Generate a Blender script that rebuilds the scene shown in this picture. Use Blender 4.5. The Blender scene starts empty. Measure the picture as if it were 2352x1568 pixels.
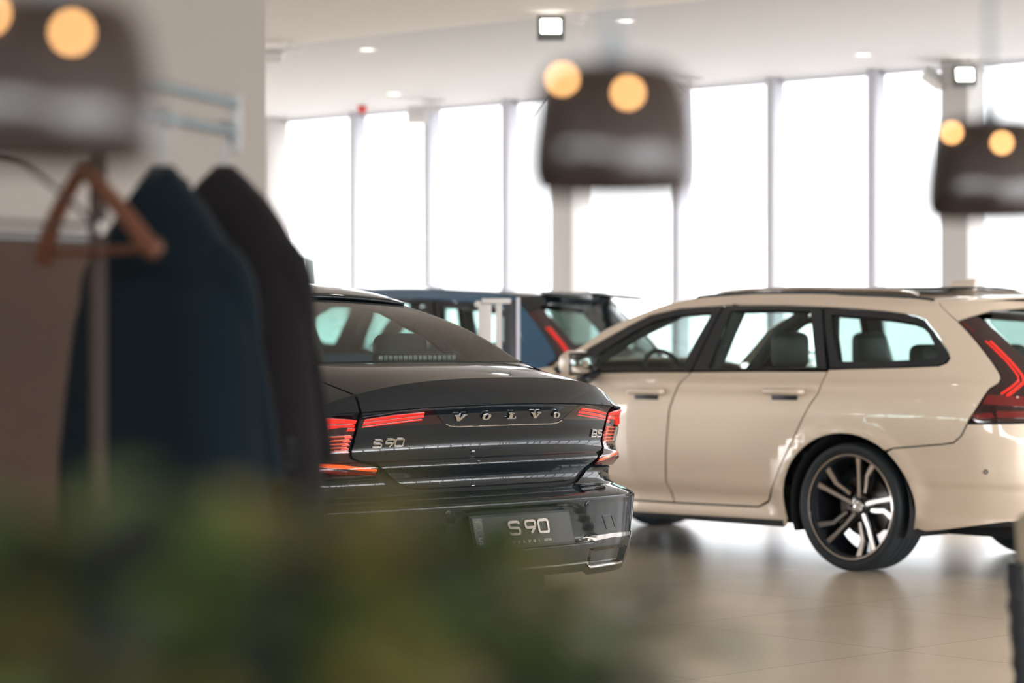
import bpy, bmesh, math, random
from mathutils import Vector, Matrix
sc = bpy.context.scene
col = sc.collection
R = math.radians

# ------------------------------------------------------------------ camera, sky, exposure
HEAD = R(129.3)                       # compass direction the camera looks along
EYE = 1.225
FWD = Vector((math.cos(HEAD), math.sin(HEAD), 0))
RGT = Vector((math.sin(HEAD), -math.cos(HEAD), 0))
cam_data = bpy.data.cameras.new('camera')
cam_data.lens = 85; cam_data.sensor_width = 36; cam_data.sensor_fit = 'HORIZONTAL'
cam_data.clip_start = 0.05; cam_data.clip_end = 300
cam_data.dof.use_dof = True
cam_data.dof.focus_distance = 9.5
cam_data.dof.aperture_fstop = 1.9
cam = bpy.data.objects.new('camera', cam_data); col.objects.link(cam)
cam.location = (0, 0, EYE); cam.rotation_euler = (R(90), 0, HEAD - R(90))
sc.camera = cam

world = bpy.data.worlds.new('sky'); sc.world = world; world.use_nodes = True
wn = world.node_tree; wn.nodes.clear()
wo = wn.nodes.new('ShaderNodeOutputWorld'); wb = wn.nodes.new('ShaderNodeBackground')
wb.inputs['Color'].default_value = (0.97, 0.97, 1.0, 1)
# overcast sky: dull over the far forecourt, bright on the sunny side behind the camera
SKY_DULL, SKY_BRIGHT = 2.8, 16.0
wtc = wn.nodes.new('ShaderNodeTexCoord'); wdot = wn.nodes.new('ShaderNodeVectorMath'); wdot.operation = 'DOT_PRODUCT'
wdot.inputs[1].default_value = Vector((.45, -.85, .25)).normalized()
wmr = wn.nodes.new('ShaderNodeMapRange'); wmr.interpolation_type = 'SMOOTHSTEP'
wmr.inputs['From Min'].default_value = -.45; wmr.inputs['From Max'].default_value = .45
wmr.inputs['To Min'].default_value = SKY_DULL; wmr.inputs['To Max'].default_value = SKY_BRIGHT
wn.links.new(wtc.outputs['Generated'], wdot.inputs[0]); wn.links.new(wdot.outputs['Value'], wmr.inputs['Value'])
wn.links.new(wmr.outputs[0], wb.inputs['Strength'])
wn.links.new(wb.outputs[0], wo.inputs[0])

sc.view_settings.view_transform = 'Standard'
sc.view_settings.look = 'None'
sc.view_settings.exposure = 0.40
sc.view_settings.gamma = 1.0
sc.view_settings.use_curve_mapping = False
sc.cycles.use_denoising = True
sc.cycles.max_bounces = 10
sc.cycles.diffuse_bounces = 5
sc.cycles.glossy_bounces = 5
sc.cycles.transparent_max_bounces = 24
sc.cycles.sample_clamp_indirect = 6.0
sc.cycles.caustics_reflective = False
sc.cycles.caustics_refractive = False

ROOM = (-26.0, 12.0, -9.0, 19.25, 3.7)   # x0, x1, y0, y1, ceiling height

def area_light(name, loc, rot, sx, sy, power, color=(1, 1, 1), portal=False):
    l = bpy.data.lights.new(name, 'AREA'); l.shape = 'RECTANGLE'; l.size = sx; l.size_y = sy
    l.energy = power; l.color = color
    if portal: l.cycles.is_portal = True
    o = bpy.data.objects.new(name, l); col.objects.link(o); o.location = loc; o.rotation_euler = rot
    return o
# portals only steer the sampling of the sky through the real window openings
area_light('sky_portal', (-7, 19.6, 1.85), (R(90), 0, R(180)), 38, 3.7, 1, portal=True).rotation_euler = (R(-90), 0, 0)
area_light('sky_portal', (12.4, 5, 1.85), (R(90), 0, R(90)), 28, 3.7, 1, portal=True)
area_light('sky_portal', (-26.4, 5, 1.85), (R(90), 0, R(-90)), 28, 3.7, 1, portal=True)
area_light('sky_portal', (-7, -9.4, 1.85), (R(90), 0, 0), 38, 3.7, 1, portal=True)

# ------------------------------------------------------------------ materials
def mat(name, base=(.5, .5, .5), rough=.5, metal=0, coat=0, coat_rough=.03, spec=.5, emis=None, estr=0, sheen=0, noise=0, nscale=30, bump=0, bscale=200):
    m = bpy.data.materials.new(name); m.use_nodes = True
    nt = m.node_tree; b = nt.nodes['Principled BSDF']
    b.inputs['Base Color'].default_value = (*base, 1)
    b.inputs['Roughness'].default_value = rough; b.inputs['Metallic'].default_value = metal
    b.inputs['Coat Weight'].default_value = coat; b.inputs['Coat Roughness'].default_value = coat_rough
    b.inputs['Specular IOR Level'].default_value = spec
    b.inputs['Sheen Weight'].default_value = sheen
    if emis:
        b.inputs['Emission Color'].default_value = (*emis, 1); b.inputs['Emission Strength'].default_value = estr
    if noise or bump:
        tc = nt.nodes.new('ShaderNodeTexCoord')
    if noise:
        n = nt.nodes.new('ShaderNodeTexNoise'); n.inputs['Scale'].default_value = nscale; n.inputs['Detail'].default_value = 4
        nt.links.new(tc.outputs['Object'], n.inputs['Vector'])
        r = nt.nodes.new('ShaderNodeMixRGB'); r.blend_type = 'MULTIPLY'; r.inputs['Fac'].default_value = noise
        r.inputs['Color1'].default_value = (*base, 1)
        nt.links.new(n.outputs['Fac'], r.inputs['Color2'])
        nt.links.new(r.outputs[0], b.inputs['Base Color'])
    if bump:
        n = nt.nodes.new('ShaderNodeTexNoise'); n.inputs['Scale'].default_value = bscale
        nt.links.new(tc.outputs['Object'], n.inputs['Vector'])
        bp = nt.nodes.new('ShaderNodeBump'); bp.inputs['Strength'].default_value = bump; bp.inputs['Distance'].default_value = .002
        nt.links.new(n.outputs['Fac'], bp.inputs['Height']); nt.links.new(bp.outputs[0], b.inputs['Normal'])
    return m

def glass(name, tint=(.8, .85, .84), ior=1.5, rough=0.0):
    """thin pane: straight-through tint plus mirror reflection by Fresnel"""
    m = bpy.data.materials.new(name); m.use_nodes = True
    nt = m.node_tree; nt.nodes.clear()
    o = nt.nodes.new('ShaderNodeOutputMaterial'); mx = nt.nodes.new('ShaderNodeMixShader')
    t = nt.nodes.new('ShaderNodeBsdfTransparent'); g = nt.nodes.new('ShaderNodeBsdfGlossy'); f = nt.nodes.new('ShaderNodeLayerWeight')
    t.inputs['Color'].default_value = (*tint, 1); g.inputs['Roughness'].default_value = rough; f.inputs['Blend'].default_value = .5
    # Schlick: r0 + (1 - r0) * (1 - cos)^5, the same from both faces of the pane
    r0 = ((ior - 1) / (ior + 1)) ** 2 * 1.6
    pw = nt.nodes.new('ShaderNodeMath'); pw.operation = 'POWER'; pw.inputs[1].default_value = 5
    ma = nt.nodes.new('ShaderNodeMath'); ma.operation = 'MULTIPLY_ADD'; ma.inputs[1].default_value = 1 - r0; ma.inputs[2].default_value = r0
    nt.links.new(f.outputs['Facing'], pw.inputs[0]); nt.links.new(pw.outputs[0], ma.inputs[0])
    nt.links.new(ma.outputs[0], mx.inputs[0]); nt.links.new(t.outputs[0], mx.inputs[1]); nt.links.new(g.outputs[0], mx.inputs[2])
    nt.links.new(mx.outputs[0], o.inputs[0])
    return m

M = {}
M['beige'] = mat('beige_metallic_paint', (.70, .585, .465), .42, .18, spec=.1, coat=1, coat_rough=.02)
M['black'] = mat('black_metallic_paint', (.012, .017, .021), .35, .1, spec=.0, coat=1, coat_rough=.015)
M['blue'] = mat('blue_metallic_paint', (.03, .11, .21), .35, .3, coat=1, coat_rough=.02)
M['gloss_black'] = mat('gloss_black_trim', (.008, .013, .018), .08, coat=.5)
M['satin_black'] = mat('satin_black_trim', (.010, .016, .021), .4)
M['core'] = mat('dark_inner_body', (.008, .009, .01), .8)
M['rubber'] = mat('tyre_rubber', (.014, .020, .025), .62, noise=.3, nscale=60)
M['silver'] = mat('machined_silver', (.72, .66, .60), .28, 1.0)
M['chrome'] = mat('chrome', (.85, .84, .83), .06, 1.0)
M['rim_black'] = mat('gloss_black_rim', (.012, .013, .016), .18, coat=.6)
M['disc'] = mat('brake_disc_steel', (.22, .21, .21), .35, 1.0)
M['car_glass'] = glass('car_window_glass', (.70, .81, .78))
M['dark_glass'] = glass('tinted_rear_glass', (.40, .51, .48))
M['red_lens'] = mat('red_lens', (.16, .008, .010), .06, coat=1)
M['dark_lens'] = mat('smoked_red_lens', (.022, .006, .008), .05, coat=1)
M['red_light'] = mat('lit_red_tail_bar', (.75, .02, .015), .15, coat=1, emis=(1, .03, .02), estr=.45)
M['amber_light'] = mat('amber_indicator_fins', (.75, .10, .02), .2, coat=1, emis=(1, .12, .02), estr=.35)
M['clear_lens'] = mat('clear_lamp_fins', (.45, .43, .40), .2, coat=1)
M['interior'] = mat('dark_cabin_trim', (.034, .046, .046), .75, noise=.3)
M['leather'] = mat('charcoal_leather', (.045, .058, .057), .5, noise=.2)
M['headliner'] = mat('grey_headliner', (.16, .17, .165), .9)
M['mirror'] = mat('mirror_glass', (.9, .9, .9), .01, 1.0)
M['plate'] = mat('plate_dark_grey', (.055, .056, .058), .45)
M['plate_strip'] = mat('plate_strip_grey_blue', (.16, .17, .19), .5)
M['plate_white'] = mat('plate_lettering_cream', (.80, .72, .66), .5)
M['plate_yellow'] = mat('plate_star_yellow', (.75, .62, .2), .5)

# ------------------------------------------------------------------ scene-object helpers
def link(o, parent=None):
    col.objects.link(o)
    if parent is not None: o.parent = parent
    return o
def thing(name, label, cat, loc=(0, 0, 0), rz=0, group=None):
    o = bpy.data.objects.new(name, None); o.empty_display_size = .1
    link(o); o.location = loc; o.rotation_euler = (0, 0, rz)
    o['label'] = label; o['category'] = cat
    if group: o['group'] = group
    return o
def tag(o, label, cat, group=None, kind=None):
    o['label'] = label; o['category'] = cat
    if group: o['group'] = group
    if kind: o['kind'] = kind
    return o
def struct(o, label=None):
    o['kind'] = 'structure'
    if label: o['label'] = label
    return o
def mesh_obj(name, bm, m, parent=None, smooth=True, recalc=True, angle=None):
    if recalc: bmesh.ops.recalc_face_normals(bm, faces=bm.faces)
    me = bpy.data.meshes.new(name)
    if smooth:
        for f in bm.faces: f.smooth = True
        if angle is not None:
            for e in bm.edges:
                if len(e.link_faces) == 2 and e.calc_face_angle(0) > angle: e.smooth = False
    bm.to_mesh(me); bm.free()
    me.materials.append(m)
    return link(bpy.data.objects.new(name, me), parent)
def add_box(bm, c, s, rot=None, bevel=0, seg=2):
    r = bmesh.ops.create_cube(bm, size=1)
    vs = r['verts']
    bmesh.ops.scale(bm, vec=s, verts=vs)
    if bevel:
        es = list({e for v in vs for e in v.link_edges})
        g = bmesh.ops.bevel(bm, geom=es, offset=bevel, segments=seg, affect='EDGES', profile=.5)
        vs = list({v for f in g['faces'] for v in f.verts} | {v for v in vs if v.is_valid})
    if rot is not None: bmesh.ops.rotate(bm, cent=(0, 0, 0), matrix=rot, verts=vs)
    bmesh.ops.translate(bm, vec=c, verts=vs)
    return vs
def box(name, c, s, m, parent=None, rot=None, bevel=0):
    bm = bmesh.new(); add_box(bm, c, s, rot, bevel)
    return mesh_obj(name, bm, m, parent, smooth=bevel > 0, angle=R(40))
def add_lathe(bm, prof, seg=48, axis='Z', close=False, center=(0, 0, 0)):
    """prof: list of (r, h)"""
    rings = []
    for r, h in prof:
        ring = []
        for i in range(seg):
            a = 2 * math.pi * i / seg
            if axis == 'Z': p = (r * math.cos(a), r * math.sin(a), h)
            elif axis == 'Y': p = (r * math.cos(a), h, r * math.sin(a))
            else: p = (h, r * math.cos(a), r * math.sin(a))
            ring.append(bm.verts.new((p[0] + center[0], p[1] + center[1], p[2] + center[2])))
        rings.append(ring)
    for a, b in zip(rings, rings[1:] + ([rings[0]] if close else [])):
        for i in range(seg):
            bm.faces.new((a[i], a[(i + 1) % seg], b[(i + 1) % seg], b[i]))
    return rings
def lathe(name, prof, m, parent=None, seg=48, axis='Z', close=False, caps=False, center=(0, 0, 0), angle=R(35)):
    bm = bmesh.new(); rings = add_lathe(bm, prof, seg, axis, close, center)
    if caps:
        bm.faces.new(rings[0]); bm.faces.new(rings[-1])
    return mesh_obj(name, bm, m, parent, angle=angle)
def add_tube(bm, pts, r, seg=10, cap=True):
    pts = [Vector(p) for p in pts]; n = len(pts)
    rr = r if isinstance(r, (list, tuple)) else [r] * n
    up = Vector((0, 0, 1)); rings = []
    prev = None
    for i, p in enumerate(pts):
        t = (pts[min(i + 1, n - 1)] - pts[max(i - 1, 0)]).normalized()
        if prev is None:
            a = up if abs(t.dot(up)) < .9 else Vector((1, 0, 0))
            nx = t.cross(a).normalized()
        else:
            nx = (prev - t * prev.dot(t)).normalized()
        prev = nx; ny = t.cross(nx)
        rings.append([bm.verts.new(p + nx * rr[i] * math.cos(2 * math.pi * k / seg) + ny * rr[i] * math.sin(2 * math.pi * k / seg)) for k in range(seg)])
    for a, b in zip(rings, rings[1:]):
        for k in range(seg): bm.faces.new((a[k], a[(k + 1) % seg], b[(k + 1) % seg], b[k]))
    if cap: bm.faces.new(rings[0]); bm.faces.new(rings[-1])
def tube(name, pts, r, m, parent=None, seg=10):
    bm = bmesh.new(); add_tube(bm, pts, r, seg)
    return mesh_obj(name, bm, m, parent, angle=R(50))
def arc_pts(pts, n=6):
    """Catmull-Rom through the points"""
    P = [Vector(p) for p in pts]; out = []
    for i in range(len(P) - 1):
        p0 = P[max(i - 1, 0)]; p1 = P[i]; p2 = P[i + 1]; p3 = P[min(i + 2, len(P) - 1)]
        for k in range(n):
            t = k / n
            out.append(.5 * ((2 * p1) + (p2 - p0) * t + (2 * p0 - 5 * p1 + 4 * p2 - p3) * t * t + (3 * p1 - p0 - 3 * p2 + p3) * t ** 3))
    out.append(P[-1]); return out
def at(px, py, d):
    """the place d metres in front of the camera seen at a point of the photograph"""
    return RGT * ((px - 1176) / 5553 * d) + FWD * d + Vector((0, 0, EYE + (784 - py) / 5553 * d))

# ------------------------------------------------------------------ curved car shells
def pch(xs,ys):
    """monotone cubic"""
    xs=list(map(float,xs));ys=list(map(float,ys));n=len(xs)
    d=[(ys[i+1]-ys[i])/(xs[i+1]-xs[i]) for i in range(n-1)]
    m=[d[0]]+[0 if d[i-1]*d[i]<=0 else 2*d[i-1]*d[i]/(d[i-1]+d[i]) for i in range(1,n-1)]+[d[-1]]
    def f(x):
        if x<=xs[0]: return ys[0]+m[0]*(x-xs[0])
        if x>=xs[-1]: return ys[-1]+m[-1]*(x-xs[-1])
        lo,hi=0,n-1
        while hi-lo>1:
            k=(lo+hi)//2
            if xs[k]<=x: lo=k
            else: hi=k
        h=xs[lo+1]-xs[lo];t=(x-xs[lo])/h
        return (1+2*t)*(1-t)**2*ys[lo]+t*(1-t)**2*h*m[lo]+t*t*(3-2*t)*ys[lo+1]+t*t*(t-1)*h*m[lo+1]
    return f
def sstep(a,b,x):
    t=min(1,max(0,(x-a)/(b-a)));return t*t*(3-2*t)
class Plan:
    def __init__(s,pts,u0idx):
        L=[0.]
        for i in range(1,len(pts)): L.append(L[-1]+math.dist(pts[i],pts[i-1]))
        # natural cubic-ish through catmull with pch-free tangents
        s.k=[l-L[u0idx] for l in L];s.p=pts
        n=len(pts);s.m=[]
        for i in range(n):
            a=max(0,i-1);b=min(n-1,i+1)
            if 0<i<n-1:
                h0=s.k[i]-s.k[i-1];h1=s.k[i+1]-s.k[i]
                s.m.append(tuple((( (pts[i][c]-pts[i-1][c])/h0*h1+(pts[i+1][c]-pts[i][c])/h1*h0)/(h0+h1)) for c in (0,1)))
            else: s.m.append(tuple((pts[b][c]-pts[a][c])/(s.k[b]-s.k[a]) for c in (0,1)))
    def __call__(s,u):
        k=s.k;n=len(k);lo,hi=0,n-1
        while hi-lo>1:
            q=(lo+hi)//2
            if k[q]<=u: lo=q
            else: hi=q
        h=k[lo+1]-k[lo];t=(u-k[lo])/h
        a=(1+2*t)*(1-t)**2;b=t*(1-t)**2*h;c=t*t*(3-2*t);d=t*t*(t-1)*h
        return tuple(a*s.p[lo][j]+b*s.m[lo][j]+c*s.p[lo+1][j]+d*s.m[lo+1][j] for j in (0,1))
# ------------------------------------------------------------------ panels cut out of a shell
def poly_inset(P, d):
    n = len(P); A = sum(P[i][0] * P[(i + 1) % n][1] - P[(i + 1) % n][0] * P[i][1] for i in range(n))
    s = 1 if A > 0 else -1; out = []
    for i in range(n):
        a, b, c = Vector(P[i - 1]), Vector(P[i]), Vector(P[(i + 1) % n])
        e0 = (b - a); e1 = (c - b)
        if e0.length < 1e-9 or e1.length < 1e-9: out.append(tuple(b)); continue
        e0.normalize(); e1.normalize()
        n0 = Vector((-e0.y, e0.x)) * s; n1 = Vector((-e1.y, e1.x)) * s
        k = n0 + n1; q = max(.35, 1 + n0.dot(n1))
        b2 = b + k * (d / q); out.append((b2.x, b2.y))
    return out
def densify(P, step):
    out = []
    for i in range(len(P)):
        a, b = P[i], P[(i + 1) % len(P)]
        n = max(1, int(math.ceil(math.dist(a, b) / step)))
        for k in range(n): out.append((a[0] + (b[0] - a[0]) * k / n, a[1] + (b[1] - a[1]) * k / n))
    return out
def smooth_poly(P, n=4, closed=True):
    out = []; N = len(P)
    for i in range(N):
        p0, p1, p2, p3 = P[i - 1], P[i], P[(i + 1) % N], P[(i + 2) % N]
        for k in range(n):
            t = k / n
            out.append(tuple(.5 * (2 * p1[c] + (p2[c] - p0[c]) * t + (2 * p0[c] - 5 * p1[c] + 4 * p2[c] - p3[c]) * t * t + (3 * p1[c] - p0[c] - 3 * p2[c] + p3[c]) * t ** 3) for c in (0, 1)))
    return out
def panel(name, S, poly, m, parent, du=.06, dw=.05, sign=-1, mirror=False, off=0.0, thick=.010, gap=.0, ws=(), us=(), label=None):
    """a piece of the curved shell S(u, w) inside a polygon, with returned edges"""
    P = poly_inset(poly, gap) if gap else list(poly)
    P = densify(P, min(du, dw))
    bm = bmesh.new()
    bm.faces.new([bm.verts.new((u, w, 0)) for u, w in P]).normal_update()
    u0, u1 = min(p[0] for p in P), max(p[0] for p in P); w0, w1 = min(p[1] for p in P), max(p[1] for p in P)
    cu = [du * k for k in range(int(u0 / du) - 1, int(u1 / du) + 2)] + list(us)
    cw = [dw * k for k in range(int(w0 / dw) - 1, int(w1 / dw) + 2)] + list(ws)
    for c in cu:
        if u0 < c < u1: bmesh.ops.bisect_plane(bm, geom=bm.verts[:] + bm.edges[:] + bm.faces[:], dist=1e-5, plane_co=(c, 0, 0), plane_no=(1, 0, 0))
    for c in cw:
        if w0 < c < w1: bmesh.ops.bisect_plane(bm, geom=bm.verts[:] + bm.edges[:] + bm.faces[:], dist=1e-5, plane_co=(0, c, 0), plane_no=(0, 1, 0))
    big = [f for f in bm.faces if len(f.verts) > 4]
    for f in big: f.normal_update()
    if big: bmesh.ops.triangulate(bm, faces=big)
    bm.verts.index_update()
    h = 2e-4; V = []; N = []
    sg = -sign if mirror else sign; my = -1 if mirror else 1
    def pt(u, w):
        x, y, z = S(u, w); return Vector((x, y * my, z))
    for v in bm.verts:
        u, w = v.co.x, v.co.y
        p = pt(u, w)
        n = (pt(u + h, w) - pt(u - h, w)).cross(pt(u, w + h) - pt(u, w - h)) * sg
        n = n.normalized() if n.length > 1e-12 else Vector((0, 0, 1))
        V.append(p + n * off); N.append(n)
    F = []; LN = []
    for f in bm.faces:
        idx = [v.index for v in f.verts]
        a = V[idx[1]] - V[idx[0]]; b = V[idx[-1]] - V[idx[0]]
        fn = Vector((0, 0, 0))
        for k in range(1, len(idx) - 1): fn += (V[idx[k]] - V[idx[0]]).cross(V[idx[k + 1]] - V[idx[0]])
        if fn.dot(N[idx[0]]) < 0: idx.reverse()
        F.append(idx); LN += [N[i] for i in idx]
    if thick:
        inner = {}
        for e in bm.edges:
            if len(e.link_faces) != 1: continue
            a, b = e.verts[0].index, e.verts[1].index
            for i in (a, b):
                if i not in inner:
                    inner[i] = len(V); V.append(V[i] - N[i] * thick)
            fc = e.link_faces[0].calc_center_median(); c = pt(fc.x, fc.y)
            q = [a, b, inner[b], inner[a]]
            fn = (V[b] - V[a]).cross(V[inner[a]] - V[a])
            if fn.dot((V[a] + V[b]) * .5 - c) < 0: q.reverse(); fn = -fn
            fn = fn.normalized() if fn.length > 1e-12 else Vector((0, 0, 1))
            F.append(q); LN += [fn] * 4
    bm.free()
    me = bpy.data.meshes.new(name)
    me.from_pydata(V, [], F)
    me.polygons.foreach_set('use_smooth', [True] * len(me.polygons))
    me.update()
    if len(me.loops) == len(LN): me.normals_split_custom_set([tuple(n) for n in LN])
    me.materials.append(m)
    o = link(bpy.data.objects.new(name, me), parent)
    if label: o['label'] = label
    return o
def arch(cx, cz, rx, rz, a0, a1, n=18):
    return [(cx + rx * math.cos(R(a0 + (a1 - a0) * k / n)), cz + rz * math.sin(R(a0 + (a1 - a0) * k / n))) for k in range(n + 1)]
def ring_panel(name, S, outer, inner, m, parent, mirror=False, off=0, step=.05, thick=.012, sign=-1):
    """frame strip between two matching outlines"""
    O, I = [], []
    n = len(outer)
    for i in range(n):
        a, b, c, d = outer[i], outer[(i + 1) % n], inner[i], inner[(i + 1) % n]
        k = max(1, int(math.ceil(math.dist(a, b) / step)))
        for q in range(k):
            t = q / k
            O.append((a[0] + (b[0] - a[0]) * t, a[1] + (b[1] - a[1]) * t)); I.append((c[0] + (d[0] - c[0]) * t, c[1] + (d[1] - c[1]) * t))
    my = -1 if mirror else 1; sg = -sign if mirror else sign; h = 2e-4
    def pt(u, w):
        x, y, z = S(u, w); return Vector((x, y * my, z))
    bm = bmesh.new(); rings = [[], [], [], []]
    for (uo, wo), (ui, wi) in zip(O, I):
        for r, (u, w, dd) in enumerate(((uo, wo, -thick), (uo, wo, 0), (ui, wi, 0), (ui, wi, -thick))):
            nn = ((pt(u + h, w) - pt(u - h, w)).cross(pt(u, w + h) - pt(u, w - h)) * sg).normalized()
            rings[r].append(bm.verts.new(pt(u, w) + nn * (off + dd)))
    N = len(O)
    for a, b in zip(rings, rings[1:]):
        for i in range(N):
            try: bm.faces.new((a[i], a[(i + 1) % N], b[(i + 1) % N], b[i]))
            except ValueError: pass
    return mesh_obj(name, bm, m, parent, angle=R(40))
def grid_surf(name, fn, nu, nv, m, parent, thick=0, flip=False, label=None):
    """smooth sheet fn(s, t), s and t in 0..1"""
    bm = bmesh.new(); g = []
    for i in range(nu + 1):
        g.append([bm.verts.new(fn(i / nu, j / nv)) for j in range(nv + 1)])
    for i in range(nu):
        for j in range(nv):
            q = (g[i][j], g[i + 1][j], g[i + 1][j + 1], g[i][j + 1])
            if flip: q = q[::-1]
            try: bm.faces.new(q)
            except ValueError: pass
    o = mesh_obj(name, bm, m, parent, recalc=False)
    if thick:
        md = o.modifiers.new('thickness', 'SOLIDIFY'); md.thickness = thick; md.offset = -1
    if label: o['label'] = label
    return o

# ------------------------------------------------------------------ lettering made of strokes and outlines
GLYPH = {
 'S': ([(1, .80), (.98, .93), (.86, 1), (.14, 1), (.02, .93), (0, .80), (0, .66), (.06, .56), (.2, .53), (.8, .49), (.94, .45), (1, .34), (1, .18), (.96, .05), (.85, 0), (.14, 0), (.02, .06), (0, .18)], False),
 '9': ([(1, .66), (.96, .52), (.85, .46), (.15, .46), (.03, .52), (0, .62), (0, .84), (.04, .95), (.16, 1), (.84, 1), (.96, .95), (1, .84), (1, .60), (.93, .45), (.50, 0)], False),
 '0': ([(0, .2), (0, .8), (.03, .94), (.16, 1), (.84, 1), (.97, .94), (1, .8), (1, .2), (.97, .06), (.84, 0), (.16, 0), (.03, .06)], True),
 'B': ([(0, .5), (.8, .5), (.98, .42), (1, .1), (.85, 0), (0, 0), (0, 1), (.8, 1), (.93, .92), (.93, .6), (.8, .5)], False),
 '5': ([(.95, 1), (.08, 1), (.04, .56), (.85, .56), (1, .44), (1, .12), (.85, 0), (.03, 0)], False)}
def add_stroke(bm, pts, closed, width, depth, fr):
    n = len(pts); L, Rr = [], []
    for i in range(n):
        p = Vector(pts[i])
        a = Vector(pts[i - 1]) if (closed or i > 0) else None
        b = Vector(pts[(i + 1) % n]) if (closed or i < n - 1) else None
        d0 = (p - a).normalized() if a is not None and (p - a).length > 1e-9 else None
        d1 = (b - p).normalized() if b is not None and (b - p).length > 1e-9 else None
        d0 = d0 if d0 is not None else d1; d1 = d1 if d1 is not None else d0
        n0 = Vector((-d0.y, d0.x)); n1 = Vector((-d1.y, d1.x)); k = (n0 + n1); q = max(.4, 1 + n0.dot(n1))
        L.append(p + k * (width * .5 / q)); Rr.append(p - k * (width * .5 / q))
    def V(p, d): return bm.verts.new(fr(p.x, p.y, d))
    T = [(V(l, depth), V(r, depth)) for l, r in zip(L, Rr)]; B = [(V(l, 0), V(r, 0)) for l, r in zip(L, Rr)]
    for i in range(n if closed else n - 1):
        j = (i + 1) % n
        for q in ((T[i][0], T[j][0], T[j][1], T[i][1]), (T[i][0], B[i][0], B[j][0], T[j][0]), (T[i][1], T[j][1], B[j][1], B[i][1])):
            bm.faces.new(q)
    if not closed:
        bm.faces.new((T[0][0], T[0][1], B[0][1], B[0][0])); bm.faces.new((T[-1][0], B[-1][0], B[-1][1], T[-1][1]))
def add_outline(bm, pts, depth, fr, hole=None):
    n = len(pts)
    top = [bm.verts.new(fr(x, y, depth)) for x, y in pts]; bot = [bm.verts.new(fr(x, y, 0)) for x, y in pts]
    for i in range(n): bm.faces.new((top[i], top[(i + 1) % n], bot[(i + 1) % n], bot[i]))
    if hole is None:
        f = bm.faces.new(top); f.normal_update(); bmesh.ops.triangulate(bm, faces=[f])
    else:
        ht = [bm.verts.new(fr(x, y, depth)) for x, y in hole]; hb = [bm.verts.new(fr(x, y, 0)) for x, y in hole]
        for i in range(n):
            j = (i + 1) % n
            bm.faces.new((top[i], top[j], ht[j], ht[i])); bm.faces.new((ht[i], ht[j], hb[j], hb[i]))
SLAB = {
 'V': [(0, 1), (.50, 1), (.50, .88), (.42, .88), (.63, .36), (.80, .88), (.68, .88), (.68, 1), (1.1, 1), (1.1, .88), (1.0, .88), (.68, 0), (.46, 0), (.11, .88), (0, .88)],
 'L': [(0, 1), (.55, 1), (.55, .88), (.43, .88), (.43, .12), (.66, .12), (.72, .36), (.82, .36), (.82, 0), (0, 0), (0, .12), (.13, .12), (.13, .88), (0, .88)]}
def add_slab(bm, ch, x, y, h, sx, depth, fr):
    """wide slab-serif capital centred on x"""
    if ch == 'O':
        n = 28
        o = [(x + .40 * h * sx * math.cos(2 * math.pi * k / n), y + h * (.5 + .52 * math.sin(2 * math.pi * k / n))) for k in range(n)]
        i = [(x + .15 * h * sx * math.cos(2 * math.pi * k / n), y + h * (.5 + .36 * math.sin(2 * math.pi * k / n))) for k in range(n)]
        add_outline(bm, o, depth, fr, i)
    else:
        G = SLAB[ch]; w = max(p[0] for p in G)
        add_outline(bm, [(x + (p[0] - w / 2) * h * sx, y + p[1] * h) for p in G], depth, fr)
def shell_frame(S, u, w, lift=.0, xdir=-1):
    """local frame on a shell: x to the viewer's right, y up, z out; bends with the shell"""
    def fr(x, y, d):
        uu, ww = u + xdir * x, w + y; h = 1e-3
        p = Vector(S(uu, ww))
        n = -(Vector(S(uu + h, ww)) - Vector(S(uu - h, ww))).cross(Vector(S(uu, ww + h)) - Vector(S(uu, ww - h)))
        n.normalize()
        return p + n * (d + lift)
    return fr
def font_mesh(name, text, size, m, parent, M4, depth=.0006, spacing=1.0):
    c = bpy.data.curves.new(name, 'FONT'); c.body = text; c.size = size; c.extrude = depth; c.space_character = spacing
    c.align_x = 'LEFT'
    o = bpy.data.objects.new(name, c); col.objects.link(o)
    dg = bpy.context.evaluated_depsgraph_get()
    me = bpy.data.meshes.new_from_object(o.evaluated_get(dg)); me.name = name
    bpy.data.objects.remove(o); me.materials.clear(); me.materials.append(m)
    o = link(bpy.data.objects.new(name, me), parent); o.matrix_local = M4
    return o

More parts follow.
